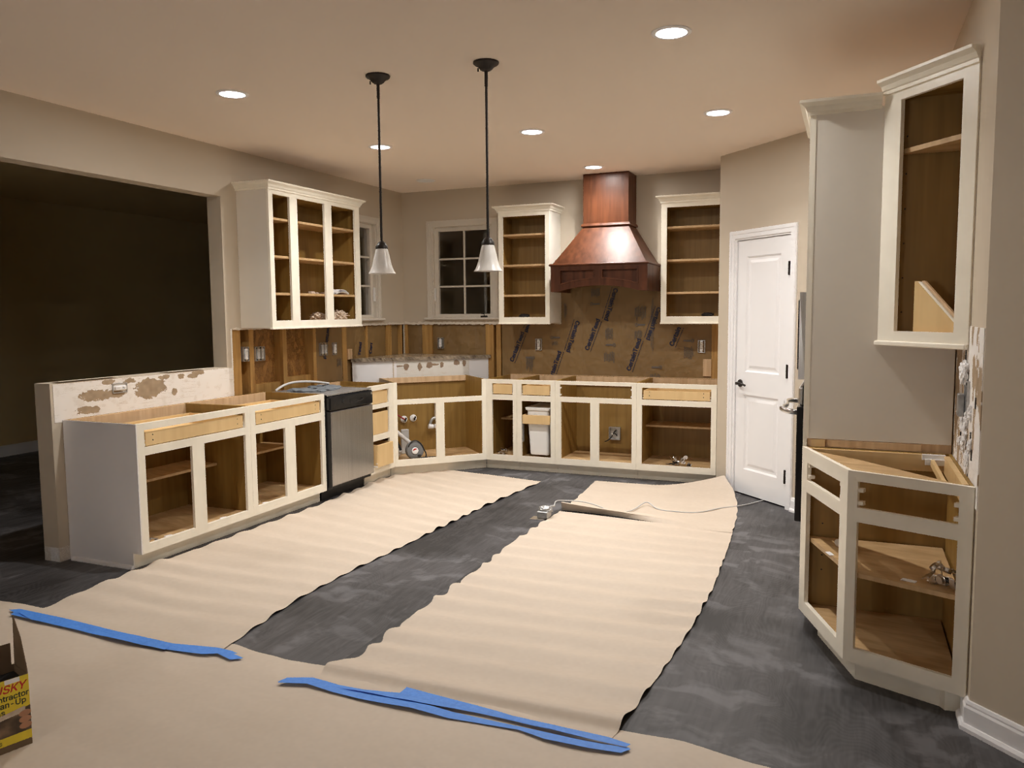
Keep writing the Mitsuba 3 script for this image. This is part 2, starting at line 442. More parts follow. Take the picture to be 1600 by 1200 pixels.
cuts = [1.150, 1.600, 2.020, 2.405, 2.840, 3.275]
back_batts = [batt(BACK, a, b, 0.72, 1.79 if 1.59 < a < 2.6 else 1.42, 0.016, 'wall_back', 20 + i, 0.003) for i, (a, b) in enumerate(zip(cuts[:-1], cuts[1:]))]
for i, (a, b) in enumerate(((0.036, 0.213), (0.337, 0.963))):
    batt(BACK, a, b, 0.9, 1.42, 0.035, 'wall_back', 30 + i, 0.012, 0.022)
left_batts = [batt(LEFT, a, b, 0.8, 1.42, w, 'wall_left', 40 + i, 0.010, rg) for i, (a, b, w, rg) in enumerate(((-1.543, -1.137, 0.018, 0.0), (-1.06, -0.72, 0.03, 0.022), (-0.695, -0.337, 0.03, 0.022), (-0.238, -0.062, 0.045, 0.01)))]
obj('stud', bx(-0.05, -0.014, -0.722, -0.693, 0.9, 1.42), 'stud_wood', 'wall_left')

# printing on the paper facing: the maker's name, and blocks of small grey print
WORD = 'CertainTeed'


H_WORD = 0.0408


def word(b, Fr, s, a, z, deg, w):
    c, sn = math.cos(math.radians(deg)), math.sin(math.radians(deg))
    obj('lettering', cat(*[Fr.text(s, H_WORD, a + k * c, z + k * sn, deg, w, 0.0005, True) for k in (-0.0012, 0.0012)]), 'navy_print', b)


def under(b, Fr, a, z, deg, w, n=0.33):
    c, sn = math.cos(math.radians(deg)), math.sin(math.radians(deg))
    obj('underline', Fr.plate(LineString([(a + 0.022 * sn, z - 0.022 * c), (a + n * c + 0.022 * sn, z + n * sn - 0.022 * c)]).buffer(0.0022, cap_style=2), w - 0.0005, w), 'navy_print', b)


WB = 0.0055
for b, s, a, z, deg in ((0, WORD, 1.275, 1.000, 67), (0, 'Teed', 1.455, 1.442, -112), (1, 'rtainTeed', 1.716, 0.872, 70.5), (1, WORD, 1.956, 1.427, -108.5), (2, WORD, 2.082, 1.126, 68.7), (2, WORD, 2.343, 1.740, -107.7), (3, WORD, 2.505, 0.932, 71), (3, WORD, 2.766, 1.552, -109), (4, 'Certain', 2.917, 1.174, 67)):
    word(back_batts[b], BACK, s, a, z, deg, WB)
    under(back_batts[b], BACK, a, z, deg, WB, 0.029 * len(s))


def key_mark(b, Fr, a, z, w, flip=1, s=1.0):
    """A small printed key-like sign: a ring and a bar."""
    ring = sbox(0, 0, 0, 0).union(Polygon([(a + 0.014 * s * math.cos(t), z + 0.017 * s * math.sin(t)) for t in np.linspace(0, 6.283, 18)[:-1]]).difference(Polygon([(a + 0.008 * s * math.cos(t), z + 0.010 * s * math.sin(t)) for t in np.linspace(0, 6.283, 18)[:-1]])))
    bar = sbox(min(a + flip * 0.014 * s, a + flip * 0.085 * s), z - 0.008 * s, max(a + flip * 0.014 * s, a + flip * 0.085 * s), z + 0.008 * s)
    obj('print_mark', Fr.plate(unary_union([ring.buffer(0), bar]), w - 0.0005, w), 'gray_print', b)


def print_block(b, Fr, a0, a1, z0, z1, w, seed, vertical=True):
    r = np.random.default_rng(seed)
    ps = []
    n = 7
    for k in range(n):
        if vertical:
            x = a0 + (a1 - a0) * (k + 0.2) / n
            ps.append(sbox(x, z0 + (z1 - z0) * 0.3 * r.random(), x + (a1 - a0) * 0.45 / n, z1 - (z1 - z0) * 0.2 * r.random()))
        else:
            y = z0 + (z1 - z0) * (k + 0.2) / n
            ps.append(sbox(a0, y, a1 - (a1 - a0) * 0.3 * r.random(), y + (z1 - z0) * 0.4 / n))
    obj('print_mark', Fr.plate(unary_union(ps), w - 0.0004, w), 'gray_print', b)


for b, a, z, fl in ((1, 1.70, 1.255, 1), (2, 2.115, 1.585, 1), (2, 2.345, 1.185, -1), (3, 2.565, 1.380, 1), (3, 2.80, 0.975, -1), (1, 1.945, 0.845, -1), (4, 3.10, 1.23, -1), (0, 1.50, 1.05, -1)):
    key_mark(back_batts[b], BACK, a, z, WB, fl)
for k, (b, a0, a1, z0, z1) in enumerate(((1, 1.70, 1.76, 1.17, 1.22), (2, 2.11, 2.20, 1.64, 1.75), (2, 2.24, 2.35, 1.00, 1.12), (2, 2.255, 2.33, 1.23, 1.36), (3, 2.545, 2.66, 1.42, 1.56), (3, 2.545, 2.62, 1.24, 1.33), (3, 2.70, 2.80, 0.76, 0.93), (4, 3.02, 3.11, 1.05, 1.18), (0, 1.42, 1.50, 0.90, 1.08), (1, 1.83, 1.86, 1.42, 1.62), (3, 2.705, 2.73, 1.10, 1.66))):
    print_block(back_batts[b], BACK, a0, a1, z0, z1, WB, 60 + k)
word(left_batts[0], LEFT, 'CertainTeed', -1.37, 1.42, -104, 0.0055)
word(left_batts[1], LEFT, 'Teed', -0.83, 1.09, 78, 0.016)
word(left_batts[2], LEFT, 'Cert', -0.63, 1.10, 78, 0.016)
print_block(left_batts[0], LEFT, -1.24, -1.17, 1.0, 1.10, 0.0055, 90)

# torn face of the half-height wall, its cap of old caulk
obj('peeled_face', LEFT.plate(Polygon([(-4.185, 0.865), (-4.12, 0.86), (-4.12, 0.80), (-2.645, 0.80), (-2.645, 1.098), (-4.185, 1.098)]), -0.003, 0.002), 'torn_pony', 'wall_left')
for k, (y0, y1) in enumerate(((-4.15, -3.72), (-3.3, -2.95))):
    obj('loose_strip', place(bx(-0.05, 0.03, y0, y1, 0, 0.004), (-0.02, 0, 1.108), ry=-8 + 3 * k), 'torn_edge', 'wall_left')
obj('peeled_face', LEFT.box(-2.648, -2.634, -0.003, 0.004, 0.7, 1.40), 'torn_pony', 'wall_left')

# the diagonal half wall behind the sink cabinet
DIAG = Frame((0, -1.0), (1, 1))
struct('wall_sink', DIAG.plate(sbox(0, 0, 1.4142, 1.04), 0.0, 0.02), 'laminate_gray', 'low diagonal wall under the granite ledge')
obj('peeled_face', DIAG.box(0.44, 1.20, -0.003, 0.0, 0.80, 1.032), 'torn_sink', 'wall_sink')
obj('corner_bead', DIAG.box(0.40, 0.412, -0.002, 0.0, 0.80, 1.035), 'wall_paint', 'wall_sink')

# pantry corner
struct('wall_pantry_return', bx(3.4265, 3.54, -0.623, 0.133, 0, CEIL), 'wall_paint', 'short wall beside the range cabinets')
PAN = Frame((3.4265, -0.623), (1, -1))
struct('wall_pantry', PAN.plate(rects((0, 0, 2.07, CEIL), [(0.222, -1, 0.866, 2.082)]), 0.0, 0.11), 'wall_paint', 'diagonal wall with the white pantry door')
# right wall, the angled wall near the camera and the rest of the shell
struct('wall_right', bx(4.885, 5.0, -4.37, -2.0, 0, CEIL), 'wall_paint', 'wall behind the angled cabinets')
obj('peeled_face', bx(4.8815, 4.887, -4.362, -3.62, 0.80, 1.445), 'torn_right', 'wall_right')
NEAR = Frame((4.885, -4.37), (1, -1))
struct('wall_near', NEAR.plate(sbox(0, 0, 2.85, CEIL), 0.0, 0.12), 'wall_paint', 'plain angled wall beside the camera')
struct('wall_family', bx(6.9, 7.0, -12, -6.3, 0, CEIL), 'wall_paint')
struct('wall_rear', bx(-4.2, 7.0, -12.1, -12.0, 0, CEIL), 'wall_paint')
struct('wall_dining', cat(bx(-4.05, -3.95, -12, 4.2, 0, CEIL), bx(-4.05, -0.134, 4.2, 4.3, 0, CEIL), bx(-0.24, -0.134, 0.0, 4.2, 0, CEIL)), 'dining_paint', 'dark dining room wall')
struct('wall_outer', bx(3.4, 5.1, 0.02, 0.133, 0, CEIL), 'wall_paint')

# baseboards
BASE = [(0, 0), (0.028, 0), (0.028, 0.012), (0.02, 0.02), (0.014, 0.021), (0.014, 0.066), (0.009, 0.076), (0.006, 0.086), (0, 0.088)]
BASE_HI = [(0, 0), (0.030, 0), (0.030, 0.014), (0.022, 0.024), (0.016, 0.025), (0.016, 0.082), (0.011, 0.090), (0.011, 0.096), (0.006, 0.106), (0, 0.108)]
struct('baseboard_left', sweep([(-0.133, -3.6), (-0.133, -4.204), (0.0, -4.204), (0.0, -4.13)], BASE, -1), 'trim_white', 'white baseboard around the end of the half wall')
struct('baseboard_right', sweep([(4.885, -4.27), (4.885, -4.37), (6.88, -6.365)], BASE_HI, 1), 'trim_white', 'white baseboard along the angled wall')
a0, a1 = PAN.P(0.936, 0, 0), PAN.P(1.30, 0, 0)
struct('baseboard_pantry', sweep([a0[:2], a1[:2]], BASE_HI, 1), 'trim_white', 'short white baseboard beside the pantry door')
struct('baseboard_dining', bx(-3.95, -3.935, -11, 4.2, 0, 0.12), 'trim_white', 'baseboard of the dining room')

# ------------------------------------------------------------------ pantry door
D = 'door_1'
labels[D] = {'kind': 'structure', 'label': 'white two-panel pantry door'}


def frustum_panel(a0, a1, z0, z1, w_out, w_in, m):
    """A raised panel: a sloping rim that goes in, then a flat field that comes out again."""
    rings = [(0, w_out), (0.014, w_in), (0.030, w_in), (0.052, w_in - 0.006)]
    v, f = [], []
    for d, w in rings:
        v += [[a0 + d, w, z0 + d], [a1 - d, w, z0 + d], [a1 - d, w, z1 - d], [a0 + d, w, z1 - d]]
    for r in range(len(rings) - 1):
        for j in range(4):
            q, s = r * 4 + j, r * 4 + (j + 1) % 4
            f += [[q, s, s + 4], [q, s + 4, q + 4]]
    k = (len(rings) - 1) * 4
    f += [[k, k + 1, k + 2], [k, k + 2, k + 3]]
    return m.put(trimesh.Trimesh(np.array(v, float), np.array(f), process=False))


pans = [(0.345, 0.745, 1.015, 1.940), (0.345, 0.745, 0.215, 0.830)]
obj('leaf', cat(PAN.plate(rects((0.236, 0.012, 0.854, 2.070), [(p[0], p[2], p[1], p[3]) for p in pans]), 0.012, 0.022), PAN.box(0.236, 0.854, 0.022, 0.046, 0.012, 2.07)), 'trim_white', D)
for p in pans:
    obj('raised_panel', frustum_panel(*p, 0.012, 0.0215, PAN), 'trim_white', D)
CAS = [(0, 0), (0.0, 0.016), (0.008, 0.018), (0.042, 0.012), (0.05, 0.010), (0.058, 0.006), (0.06, 0)]


def casing(Fr, a0, a1, z0, z1, holder, wdt=0.06, m='trim_white'):
    pr = Polygon([(a0 - wdt, z0), (a0 - wdt, z1 + wdt), (a1 + wdt, z1 + wdt), (a1 + wdt, z0), (a1, z0), (a1, z1), (a0, z1), (a0, z0)])
    obj('casing', cat(Fr.plate(pr, -0.013, 0.0), Fr.plate(pr.buffer(-0.006, join_style=2).difference(sbox(a0 - wdt * 0.55, z0 - 1, a1 + wdt * 0.55, z1 + wdt * 0.55)), -0.018, -0.013)), m, holder)


casing(PAN, 0.214, 0.874, 0.0, 2.088, D, 0.062)
obj('jamb', PAN.plate(rects((0.214, 0.0, 0.874, 2.10), [(0.232, -1, 0.858, 2.074)]), -0.002, 0.11), 'trim_white', D)
for z in (0.247, 1.05, 1.822):
    h = obj('hinge', cat(PAN.box(0.840, 0.870, -0.006, 0.012, z - 0.05, z + 0.05, 0.002)), 'bronze', D)
    obj('knuckle', place(trimesh.creation.cylinder(0.007, 0.104, sections=12), PAN.P(0.856, -0.008, z)), 'bronze', h, smooth=40)
hd = obj('handle', place(lathe([(0, 0), (0.031, 0), (0.031, 0.006), (0.024, 0.011), (0.012, 0.013), (0.012, 0.045), (0, 0.045)], n=28), PAN.P(0.290, 0.012, 0.918), rx=90, rz=-45), 'bronze', D, smooth=35)
lev = [PAN.P(0.290, -0.030, 0.918), PAN.P(0.312, -0.036, 0.920), PAN.P(0.345, -0.038, 0.921), PAN.P(0.385, -0.034, 0.914), PAN.P(0.402, -0.030, 0.908)]
obj('lever', tube(smooth_path(lev), 0.0085, 12), 'bronze', hd, smooth=60)

# ------------------------------------------------------------------ windows


def window(n, Fr, a0, a1, z0, z1, label, cols):
    w = f'window_{n}'
    labels[w] = {'kind': 'structure', 'label': label}
    casing(Fr, a0 - 0.01, a1 + 0.01, z0 - 0.02, z1 + 0.005, w, 0.062, 'window_trim')
    obj('jamb', Fr.plate(rects((a0 - 0.012, z0 - 0.012, a1 + 0.012, z1 + 0.012), [(a0, z0, a1, z1)]), 0.0, 0.13), 'window_trim', w)
    obj('stool', Fr.box(a0 - 0.10, a1 + 0.10, -0.045, 0.02, z0 - 0.035, z0 - 0.012, 0.006), 'window_trim', w)
    s = 0.042
    obj('sash', Fr.plate(rects((a0, z0, a1, z1), [(a0 + s, z0 + s * 0.6, a1 - s, z1 - s)]), 0.040, 0.075), 'window_trim', w)
    g0, g1, h0, h1 = a0 + s, a1 - s, z0 + s * 0.6, z1 - s
    xs, zs = np.linspace(g0, g1, cols + 1), np.linspace(h0, h1, 4)
    for x in xs[1:-1]:
        obj('muntin', Fr.box(x - 0.010, x + 0.010, 0.045, 0.070, h0, h1, 0.004), 'window_trim', w)
    for z in zs[1:-1]:
        obj('muntin', Fr.box(g0, g1, 0.0455, 0.0695, z - 0.010, z + 0.010, 0.004), 'window_trim', w)
    for i in range(cols):
        for j in range(3):
            q = [Fr.P(xs[i], 0.058, zs[j]), Fr.P(xs[i + 1], 0.058, zs[j]), Fr.P(xs[i + 1], 0.058, zs[j + 1]), Fr.P(xs[i], 0.058, zs[j + 1])]
            obj('pane', trimesh.Trimesh(np.array(q), [[0, 1, 2], [0, 2, 3]], process=False), 'pane_glass', w)
    lk = obj('latch', Fr.box(a0 - 0.001 if n == 1 else a1 - 0.012, a0 + 0.012 if n == 1 else a1 + 0.001, 0.01, 0.035, z0 + 0.16, z0 + 0.30, 0.004), 'white_plastic', w)


window(1, BACK, 0.372, 1.053, 1.472, 2.405, 'six-pane window on the range wall', 2)
window(2, LEFT, -1.223, -0.537, 1.472, 2.405, 'six-pane window half behind the upper cabinet', 2)
cr = thing('window_crank', 'small bronze window crank on the stool of the range wall window', 'crank')
obj('base', BACK.box(0.93, 1.0, -0.035, -0.005, 1.460, 1.478, 0.005), 'bronze', cr)
obj('arm', tube([BACK.P(0.965, -0.02, 1.475), BACK.P(0.975, -0.03, 1.495), BACK.P(0.94, -0.035, 1.50)], 0.005, 8), 'bronze', cr, smooth=50)

# ------------------------------------------------------------------ cabinets
CREAM = 'cabinet_cream'
TOPZ, BOT = 0.876, 0.094


def drawer(c, Fr, a0, a1, z0, z1, depth=0.48, out=0.0, label=None, screws=True):
    w0 = 0.006 - out
    d = obj('drawer', cat(Fr.box(a0, a1, w0, w0 + 0.014, z0, z1, 0.0015), Fr.box(a0, a0 + 0.012, w0 + 0.014, w0 + depth, z0, z1), Fr.box(a1 - 0.012, a1, w0 + 0.014, w0 + depth, z0, z1),
                          Fr.box(a0 + 0.012, a1 - 0.012, w0 + depth - 0.012, w0 + depth, z0, z1), Fr.box(a0 + 0.012, a1 - 0.012, w0 + 0.014, w0 + depth - 0.012, z0 + 0.006, z0 + 0.012)), 'drawer_wood', c)
    for s in (0, 1):
        x = a0 - 0.006 if s == 0 else a1 + 0.001
        obj('slide', cat(Fr.box(x, x + 0.005, w0 + 0.002, w0 + 0.4, z0 + 0.002, z0 + 0.014), Fr.box(x, x + 0.005, w0 + 0.002, w0 + 0.02, z0 + 0.03, z0 + 0.036)), 'white_plastic', d)
    if screws and a1 - a0 > 0.3:
        for a in (a0 + 0.055, a1 - 0.055):
            for z in (z0 + 0.03, z0 + 0.062):
                obj('screw', place(trimesh.creation.cylinder(0.0042, 0.001, sections=8), Fr.P(a, w0 - 0.0003, z), rx=90, rz=math.degrees(math.atan2(Fr.u[1], Fr.u[0]))), 'black_print', d)
    return d


def carcass(c, Fr, W, Dp, holes, z0=BOT, z1=TOPZ, floor_z=0.13, shelf=None, frame_top=None, left=None, back='maple', ftw=0.019, toe=True, tops=True, sides=True, toe_ext=(0, 0)):
    obj('face_frame', Fr.plate(rects((0.0008, z0, W - 0.0008, z1), holes), 0.0, ftw), CREAM, c)
    if sides:
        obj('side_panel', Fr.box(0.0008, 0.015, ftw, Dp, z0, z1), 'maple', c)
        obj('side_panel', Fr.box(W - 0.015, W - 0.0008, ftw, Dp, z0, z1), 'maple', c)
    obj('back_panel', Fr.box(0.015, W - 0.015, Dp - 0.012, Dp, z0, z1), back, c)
    obj('bottom_panel', Fr.box(0.015, W - 0.015, ftw, Dp - 0.012, floor_z - 0.016, floor_z), 'maple_board', c)
    if toe:
        obj('toe_kick', Fr.box(0.0008 - toe_ext[0], W - 0.0008 + toe_ext[1], 0.072, 0.084, 0.0, z0 + 0.01), CREAM, c)
    if tops:
        obj('rear_rail', Fr.box(0.015, W - 0.015, Dp - 0.032, Dp - 0.0125, z1 - 0.09, z1 - 0.001), 'raw_pine', c)
    if shelf:
        for z, w0 in shelf:
            obj('shelf', Fr.box(0.0155, W - 0.0155, w0, Dp - 0.0125, z - 0.009, z + 0.009, 0.001), 'maple_board', c)


LW = Frame((0.61, -4.128), (0, 1))
# first cabinet of the dishwasher run
c = thing('base_cabinet', 'cream double base cabinet with gray end panel beside the half wall', 'cabinet')
carcass(c, LW, 0.966, 0.602, [(0.053, 0.732, 0.915, 0.834), (0.053, 0.148, 0.423, 0.682), (0.528, 0.148, 0.913, 0.682)], shelf=[(0.45, 0.30)])
obj('end_panel', fixed(trimesh.Trimesh(*(lambda m: (np.column_stack([0.61 - m.vertices[:, 0], -4.128 - m.vertices[:, 2], m.vertices[:, 1]]), m.faces))(extrude_polygon(Polygon([(0.072, 0.0), (0.606, 0.0), (0.606, TOPZ), (0.0005, TOPZ), (0.0005, BOT), (0.072, BOT)]), 0.006, engine='earcut')), process=False)), 'laminate_gray', c)
obj('shoe_moulding', sweep([(0.03, -4.134), (0.540, -4.134)], [(0, 0), (0.020, 0), (0.019, 0.010), (0.012, 0.018), (0, 0.022)], 1), 'trim_white', c)
drawer(c, LW, 0.066, 0.900, 0.737, 0.818)
# second
LW2 = Frame((0.61, -3.162), (0, 1))
c2 = thing('base_cabinet', 'cream double base cabinet next to the stainless dishwasher', 'cabinet')
carcass(c2, LW2, 0.862, 0.602, [(0.052, 0.732, 0.818, 0.834), (0.052, 0.155, 0.372, 0.672), (0.488, 0.155, 0.814, 0.672)], shelf=[(0.455, 0.30)])
drawer(c2, LW2, 0.066, 0.805, 0.737, 0.820)
# ledger strips on the wall behind the open tops
obj('ledger_strip', bx(0.0, 0.018, -4.11, -2.35, 0.80, 0.874), 'raw_pine', 'wall_left')
# drawer cabinet
LW3 = Frame((0.61, -1.655), (0, 1))
c3 = thing('drawer_cabinet', 'narrow cream three-drawer cabinet between dishwasher and sink cabinet', 'cabinet')
carcass(c3, LW3, 0.405, 0.602, [(0.045, 0.708, 0.322, 0.832), (0.045, 0.437, 0.322, 0.668), (0.045, 0.150, 0.322, 0.383)], toe_ext=(0, 0.034))
drawer(c3, LW3, 0.058, 0.310, 0.712, 0.818, screws=False)
drawer(c3, LW3, 0.058, 0.310, 0.440, 0.635, screws=False)
drawer(c3, LW3, 0.058, 0.316, 0.153, 0.352, out=0.045, screws=False)

# sink cabinet across the corner
SK = Frame((0.61, -1.25), (1, 1))
c4 = thing('sink_cabinet', 'cream corner sink cabinet without its top, holding loose pipes', 'cabinet')
poly = Polygon([(0, BOT), (0.905, BOT), (0.905, TOPZ), (0.865, TOPZ), (0.865, 0.717), (0.033, 0.717), (0.033, TOPZ), (0, TOPZ)]).difference(sbox(0.033, 0.155, 0.402, 0.670)).difference(sbox(0.484, 0.155, 0.865, 0.670))
obj('face_frame', SK.plate(poly, 0.0, 0.019), CREAM, c4)
obj('side_panel', SK.box(0.001, 0.016, 0.019, 0.587, BOT, TOPZ), 'maple', c4)
obj('side_panel', SK.box(0.889, 0.904, 0.019, 0.587, BOT, TOPZ), 'maple', c4)
obj('back_panel', SK.box(0.016, 0.889, 0.575, 0.587, BOT, TOPZ - 0.03), 'maple', c4)
obj('rear_rail', SK.box(0.016, 0.889, 0.553, 0.5745, TOPZ - 0.055, TOPZ - 0.001), 'raw_pine', c4)
obj('bottom_panel', SK.box(0.016, 0.889, 0.019, 0.575, 0.114, 0.13), 'maple_board', c4)
obj('toe_kick', SK.box(-0.024, 0.929, 0.075, 0.087, 0.0, 0.105), CREAM, c4)

# range wall run
RW = lambda x: Frame((x, -0.61), (1, 0))
ca = thing('base_cabinet', 'narrowest cream base cabinet, between the sink cabinet and the white bin', 'cabinet')
carcass(ca, RW(1.25), 0.317, 0.602, [(0.063, 0.730, 0.276, 0.836), (0.063, 0.150, 0.277, 0.680)], shelf=[(0.455, 0.32)], toe_ext=(0.034, 0))
drawer(ca, RW(1.25), 0.071, 0.268, 0.736, 0.826, screws=False)
cb = thing('base_cabinet', 'cream base cabinet with a white waste bin pulled out in its opening', 'cabinet')
carcass(cb, RW(1.567), 0.388, 0.602, [(0.049, 0.730, 0.341, 0.838), (0.049, 0.150, 0.341, 0.676)])
drawer(cb, RW(1.567), 0.060, 0.330, 0.736, 0.822, screws=False)
cc = thing('base_cabinet', 'wide cream base cabinet with an electrical box on its bare back', 'cabinet')
R3 = RW(1.955)
carcass(cc, R3, 0.767, 0.602, [(0.045, 0.730, 0.723, 0.843), (0.055, 0.150, 0.337, 0.682), (0.421, 0.150, 0.724, 0.682)])
for a in (0.045, 0.713):
    for z in (0.748, 0.812):
        obj('slide_clip', R3.box(a, a + 0.010, 0.002, 0.03, z - 0.006, z + 0.006, 0.001), 'white_plastic', cc)
cd = thing('base_cabinet', 'wide cream base cabinet with one shelf, beside the pantry corner', 'cabinet')
R4 = RW(2.722)
carcass(cd, R4, 0.70, 0.602, [(0.048, 0.730, 0.652, 0.836), (0.048, 0.150, 0.653, 0.680)], shelf=[(0.455, 0.30)])
drawer(cd, R4, 0.060, 0.642, 0.735, 0.812)
obj('ledger_strip', bx(1.25, 3.40, -0.006, 0.012, 0.80, 0.88), 'raw_pine', 'wall_back')

# ---- upper cabinets
CROWN = [(0, 0), (0.010, 0), (0.010, 0.014), (0.016, 0.018), (0.024, 0.036), (0.040, 0.046), (0.046, 0.050), (0.046, 0.062), (0, 0.062)]


def crown(c, path, z, flip=1, s=1.0):
    obj('crown_moulding', sweep(path, [(o * s, z + h * s) for o, h in CROWN], flip), CREAM, c)


def upper(c, Fr, W, Dp, holes, shelves, z0=1.405, z1=2.475, rail=True, left_end=None, right_end=None):
    obj('face_frame', Fr.plate(rects((0, z0, W, z1), holes), 0.0, 0.019), CREAM, c)
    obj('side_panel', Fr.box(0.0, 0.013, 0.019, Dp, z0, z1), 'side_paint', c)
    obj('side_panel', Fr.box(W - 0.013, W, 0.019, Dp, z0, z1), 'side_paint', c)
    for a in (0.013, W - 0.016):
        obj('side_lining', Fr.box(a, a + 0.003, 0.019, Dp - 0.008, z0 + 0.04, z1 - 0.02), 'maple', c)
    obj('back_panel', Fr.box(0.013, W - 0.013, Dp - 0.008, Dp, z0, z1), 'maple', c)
    obj('bottom_panel', Fr.box(0.013, W - 0.013, 0.019, Dp - 0.008, z0 + 0.03, z0 + 0.046), 'maple_board', c)
    obj('top_panel', Fr.box(0.013, W - 0.013, 0.019, Dp - 0.008, z1 - 0.034, z1 - 0.018), 'maple', c)
    for z in shelves:
        obj('shelf', Fr.box(0.018, W - 0.018, 0.024, Dp - 0.009, z - 0.0095, z + 0.0095, 0.001), 'maple_board', c)
    obj('light_rail', Fr.box(-0.006, W + 0.006 if right_end is None else W, -0.008, 0.022, z0 - 0.012, z0 + 0.003, 0.003), CREAM, c)


u1 = thing('upper_cabinet', 'cream three-opening upper cabinet on the wall above the dishwasher', 'cabinet')
UL = Frame((0.313, -2.53), (0, 1))
upper(u1, UL, 1.24, 0.311, [(0.05, 1.462, 0.253, 2.440), (0.350, 1.462, 0.714, 2.440), (0.815, 1.462, 1.168, 2.440)], (1.672, 1.963, 2.256))
for a in (0.30,):
    obj('divider', UL.box(a - 0.008, a + 0.008, 0.019, 0.302, 1.452, 2.44), 'maple', u1)
crown(u1, [(0.0, -2.53), (0.313, -2.53), (0.313, -1.29), (0.0, -1.29)], 2.472)
u2 = thing('upper_cabinet', 'cream single upper cabinet between the window and the range hood', 'cabinet')
upper(u2, Frame((1.268, -0.324), (1, 0)), 0.53, 0.322, [(0.046, 1.462, 0.486, 2.432)], (1.672, 1.963, 2.256))
crown(u2, [(1.268, 0.0), (1.268, -0.324), (1.798, -0.324), (1.798, 0.0)], 2.472, 1)
u3 = thing('upper_cabinet', 'cream single upper cabinet between the range hood and the pantry corner', 'cabinet')
upper(u3, Frame((2.869, -0.324), (1, 0)), 0.556, 0.322, [(0.050, 1.462, 0.515, 2.432)], (1.672, 1.963, 2.256), right_end=1)
crown(u3, [(2.869, 0.0), (2.869, -0.324), (3.4255, -0.324)], 2.472, 1)

# angled upper cabinet on the right wall
u4 = thing('upper_cabinet', 'cream angled upper cabinet against the tall oven cabinet', 'cabinet')
U4 = Frame((4.567, -3.609), (0.313, -0.395))
W4 = 0.498
obj('face_frame', U4.plate(rects((0, 1.372, W4, 2.455), [(0.098, 1.418, 0.425, 2.402)]), 0.0, 0.019), CREAM, u4)
tri = Polygon([(4.585, -3.612), (4.878, -3.612), (4.878, -3.975), (4.865, -3.972)])
obj('bottom_panel', slab(tri, 1.395, 1.411), 'maple_board', u4)
obj('top_panel', slab(tri, 2.42, 2.436), 'maple', u4)
obj('shelf', slab(Polygon([(4.622, -3.622), (4.868, -3.622), (4.868, -3.935)]), 2.180, 2.200), 'maple_board', u4)
obj('side_panel', bx(4.58, 4.878, -3.6115, -3.6085, 1.38, 2.455), 'maple', u4)
obj('back_panel', bx(4.878, 4.8815, -3.98, -3.612, 1.38, 2.455), 'maple', u4)
for z in (1.50, 1.65, 1.80, 1.95, 2.10, 2.26):
    for x, y, r in ((4.66, -3.6118, 0), (4.8776, -3.86, 90)):
        obj('pin_hole', place(trimesh.creation.cylinder(0.0035, 0.001, sections=8), (x, y, z), rx=90, rz=r), 'black_print', u4)
crown(u4, [(4.567, -3.609), (4.880, -4.004)], 2.440, 1)
obj('light_rail', U4.box(-0.012, W4 - 0.004, -0.012, 0.016, 1.352, 1.374, 0.004), CREAM, u4)

# oven tower
tw = thing('oven_cabinet', 'tall cream oven cabinet with a gray finished side panel', 'cabinet')
TX, TY0, TY1 = 4.262, -3.607, -2.86
TWR = Frame((TX, TY1), (0, -1))
obj('face_frame', TWR.plate(rects((0, 0.1, TY1 - TY0, 2.40), [(0.05, 0.40, 0.70, 1.60)]), 0, 0.019), CREAM, tw)
obj('side_panel', bx(4.2815, 4.877, TY0, TY0 + 0.011, 0.915, 2.40), 'side_paint', tw)
obj('corner_bead', bx(4.276, 4.2875, TY0 - 0.002, TY0 + 0.002, 0.915, 2.395), CREAM, tw)
obj('carcass_side', bx(4.2815, 4.88, TY0 + 0.0115, TY0 + 0.028, 0.1, 2.39), 'raw_pine', tw)
obj('carcass_side', bx(4.2815, 4.88, TY1 - 0.016, TY1, 0.1, 2.39), 'raw_pine', tw)
obj('top_panel', bx(4.27, 4.88, TY0 + 0.03, TY1 - 0.018, 2.38, 2.395), 'raw_pine', tw)
obj('cleat', bx(4.30, 4.36, TY0 - 0.004, TY0 + 0.011, 0.878, 0.912), 'drawer_wood', tw)
obj('cleat', bx(4.37, 4.76, TY0 - 0.004, TY0 + 0.011, 0.880, 0.912), 'raw_pine', tw)
obj('toe_kick', bx(4.335, 4.88, TY0 + 0.03, TY1, 0.0, 0.1), CREAM, tw)
crown(tw, [(TX, TY1), (TX, TY0), (4.556, TY0)], 2.388, 1, 1.0)
mw = thing('microwave', 'built-in stainless microwave seen edge-on in the tall oven cabinet', 'microwave')
obj('frame', TWR.plate(rects((0.055, 1.186, 0.695, 1.596), [(0.10, 1.25, 0.60, 1.55)]), -0.030, -0.001), 'steel', mw)
obj('door_glass', TWR.box(0.10, 0.668, -0.037, -0.0305, 1.23, 1.56, 0.003), 'black_plastic', mw)
obj('chassis', TWR.box(0.06, 0.69, 0.0, 0.38, 1.19, 1.59), 'galvanized', mw)
ov = thing('wall_oven', 'built-in stainless wall oven with a curved bar handle below the microwave', 'oven')
obj('control_panel', TWR.box(0.055, 0.695, -0.026, -0.001, 1.06, 1.15, 0.008), 'steel', ov)
obj('door', cat(TWR.box(0.055, 0.695, -0.032, -0.001, 0.50, 1.055, 0.004)), 'black_plastic', ov)
obj('handle', tube(smooth_path([TWR.P(0.62, -0.03, 1.02), TWR.P(0.625, -0.075, 1.025), TWR.P(0.59, -0.098, 1.027), TWR.P(0.375, -0.10, 1.027), TWR.P(0.16, -0.098, 1.027), TWR.P(0.125, -0.075, 1.025), TWR.P(0.13, -0.03, 1.02)], 8), 0.013, 14), 'chrome', ov, smooth=60)
